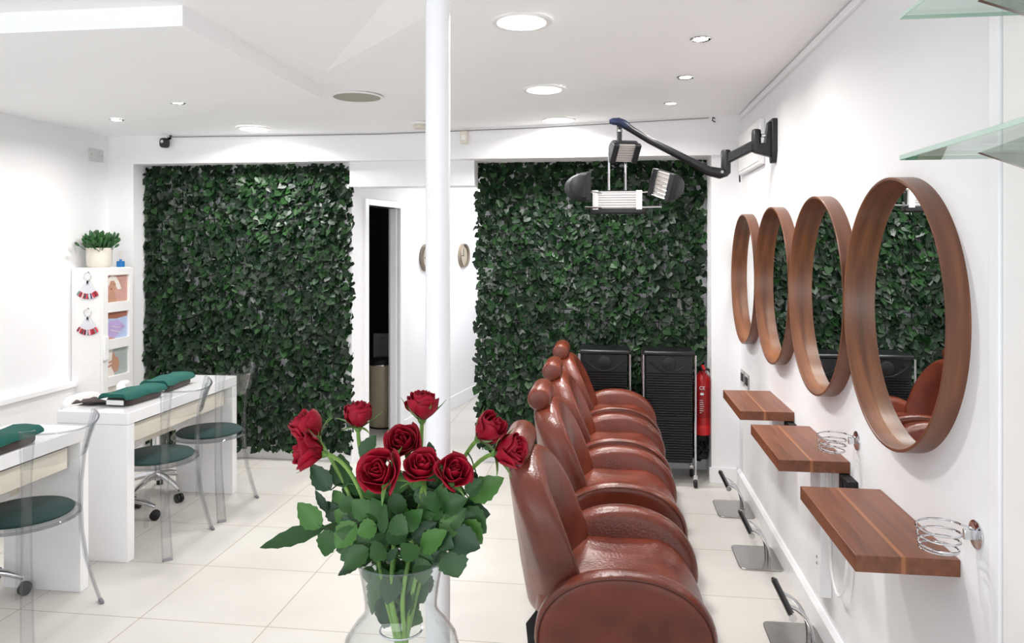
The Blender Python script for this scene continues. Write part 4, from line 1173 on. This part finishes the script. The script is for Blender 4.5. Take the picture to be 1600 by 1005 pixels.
rn_n = [.2, -.3, .1, .4, -.2, -.1, .3, .0]
# leaves inside the neck of the vase
hints[4] += [H(600, 780, 640, 865, 92, .0, (0, -1, .05)), H(560, 880, 640, 930, 88, .01, (0, -1, .1))]
hints[1] += [H(470, 760, 450, 905, 55, .0, (-.1, -1, .05)), H(450, 720, 430, 790, 60, .02, (0, -1, .05))]
hints[5] += [H(470, 730, 520, 830, 85, -.01, (0, -1, .05)), H(560, 730, 540, 830, 80, .02, (0, -1, .05))]
for k, (bx, by, tx, ty, w) in enumerate(((500, 760, 500, 860, 70), (530, 800, 560, 900, 60), (455, 770, 470, 830, 60), (640, 740, 670, 830, 55), (600, 700, 560, 780, 80), (540, 700, 490, 760, 80), (620, 720, 660, 770, 70), (580, 790, 600, 880, 60))):
    hints[(k * 3) % 10].append(H(bx, by, tx, ty, w, .01 + .008 * (k % 4), (rn_n[k], -1, .1)))
# filler leaves deep in the bunch
rn = random.Random(21)
for k in range(120):
    a = rn.uniform(0, 2 * PI); r = math.sqrt(rn.random())
    bx, by = 560 + 210 * r * math.cos(a), 555 + 150 * r * math.sin(a)
    ang = math.atan2(by - 640, bx - 570) + rn.gauss(0, .5); ln = rn.uniform(70, 115)
    hints[k % 10].append(H(bx, by, bx + ln * math.cos(ang), by + ln * math.sin(ang) * .9, rn.uniform(54, 80), rn.uniform(-.03, .08), (rn.gauss(0, .3), -1, rn.uniform(.0, .7))))
for k in range(18):
    a = rn.uniform(0, 2 * PI); rr_ = rn.uniform(.012, .040); zz = rn.uniform(.165, .235)
    b_ = VC + Vector((rr_ * .5 * math.cos(a), rr_ * .5 * math.sin(a), zz)); e_ = VC + Vector((rr_ * math.cos(a), rr_ * math.sin(a), zz - rn.uniform(.03, .05)))
    NECK.setdefault(k % 10, []).append((b_, e_, rn.uniform(.026, .038), (rn.gauss(0, .3), -1, .1)))
RS = [((478, 664), 1.05, (-.55, -.15, .75), .90, .10, 'red rose bud at the upper left of the bunch, leaning left above another bloom'),
      ((478, 704), 1.00, (-.75, -.45, .25), .84, .5, 'open red rose at the far left of the bunch, below a tilted bud'),
      ((560, 644), 1.06, (.05, -.1, 1), .78, .05, 'upright slim red rose bud in front of the ivy edge'),
      ((660, 630), 1.10, (.05, -.1, 1), .88, .22, 'tallest red rose, standing in front of the white pillar'),
      ((630, 690), 1.05, (-.05, -.75, .6), .80, .75, 'open red rose left of the pillar, just below the tallest bloom'),
      ((592, 737), .98, (-.15, -.85, .45), .86, .8, 'wide open red rose lowest on the left centre, facing the camera'),
      ((659, 728), 1.0, (.1, -.55, .75), .74, .7, 'dark red rose in the middle, in front of the pillar base'),
      ((709, 737), 1.0, (.35, -.6, .55), .74, .7, 'dark red rose right of the middle, lowest of the right half'),
      ((767, 668), 1.08, (.62, -.2, .6), .92, .2, 'red rose leaning right with long sepals, upper right of the bunch'),
      ((799, 705), 1.04, (.85, -.35, .25), .90, .3, 'red rose farthest right, in front of the nearest salon chair')]
for i, (px, y, axv, sz, opn, lab) in enumerate(RS):
    rose(i, px, y, axv, sz, opn, hints[i], lab, [PI, PI + .5, 2.2, 1.2, -2.0, -1.9, -1.2, -.6, .5, -.1][i])

# thin chrome ring round the stems inside the vase
tag(MB().tube([VC + Vector((.030 * math.cos(2 * PI * i / 24), .030 * math.sin(2 * PI * i / 24), .135)) for i in range(24)], .0016, 6, closed=True).build('stem_ring', M['chrome']), 'shiny ring round the rose stems inside the vase', 'tie')
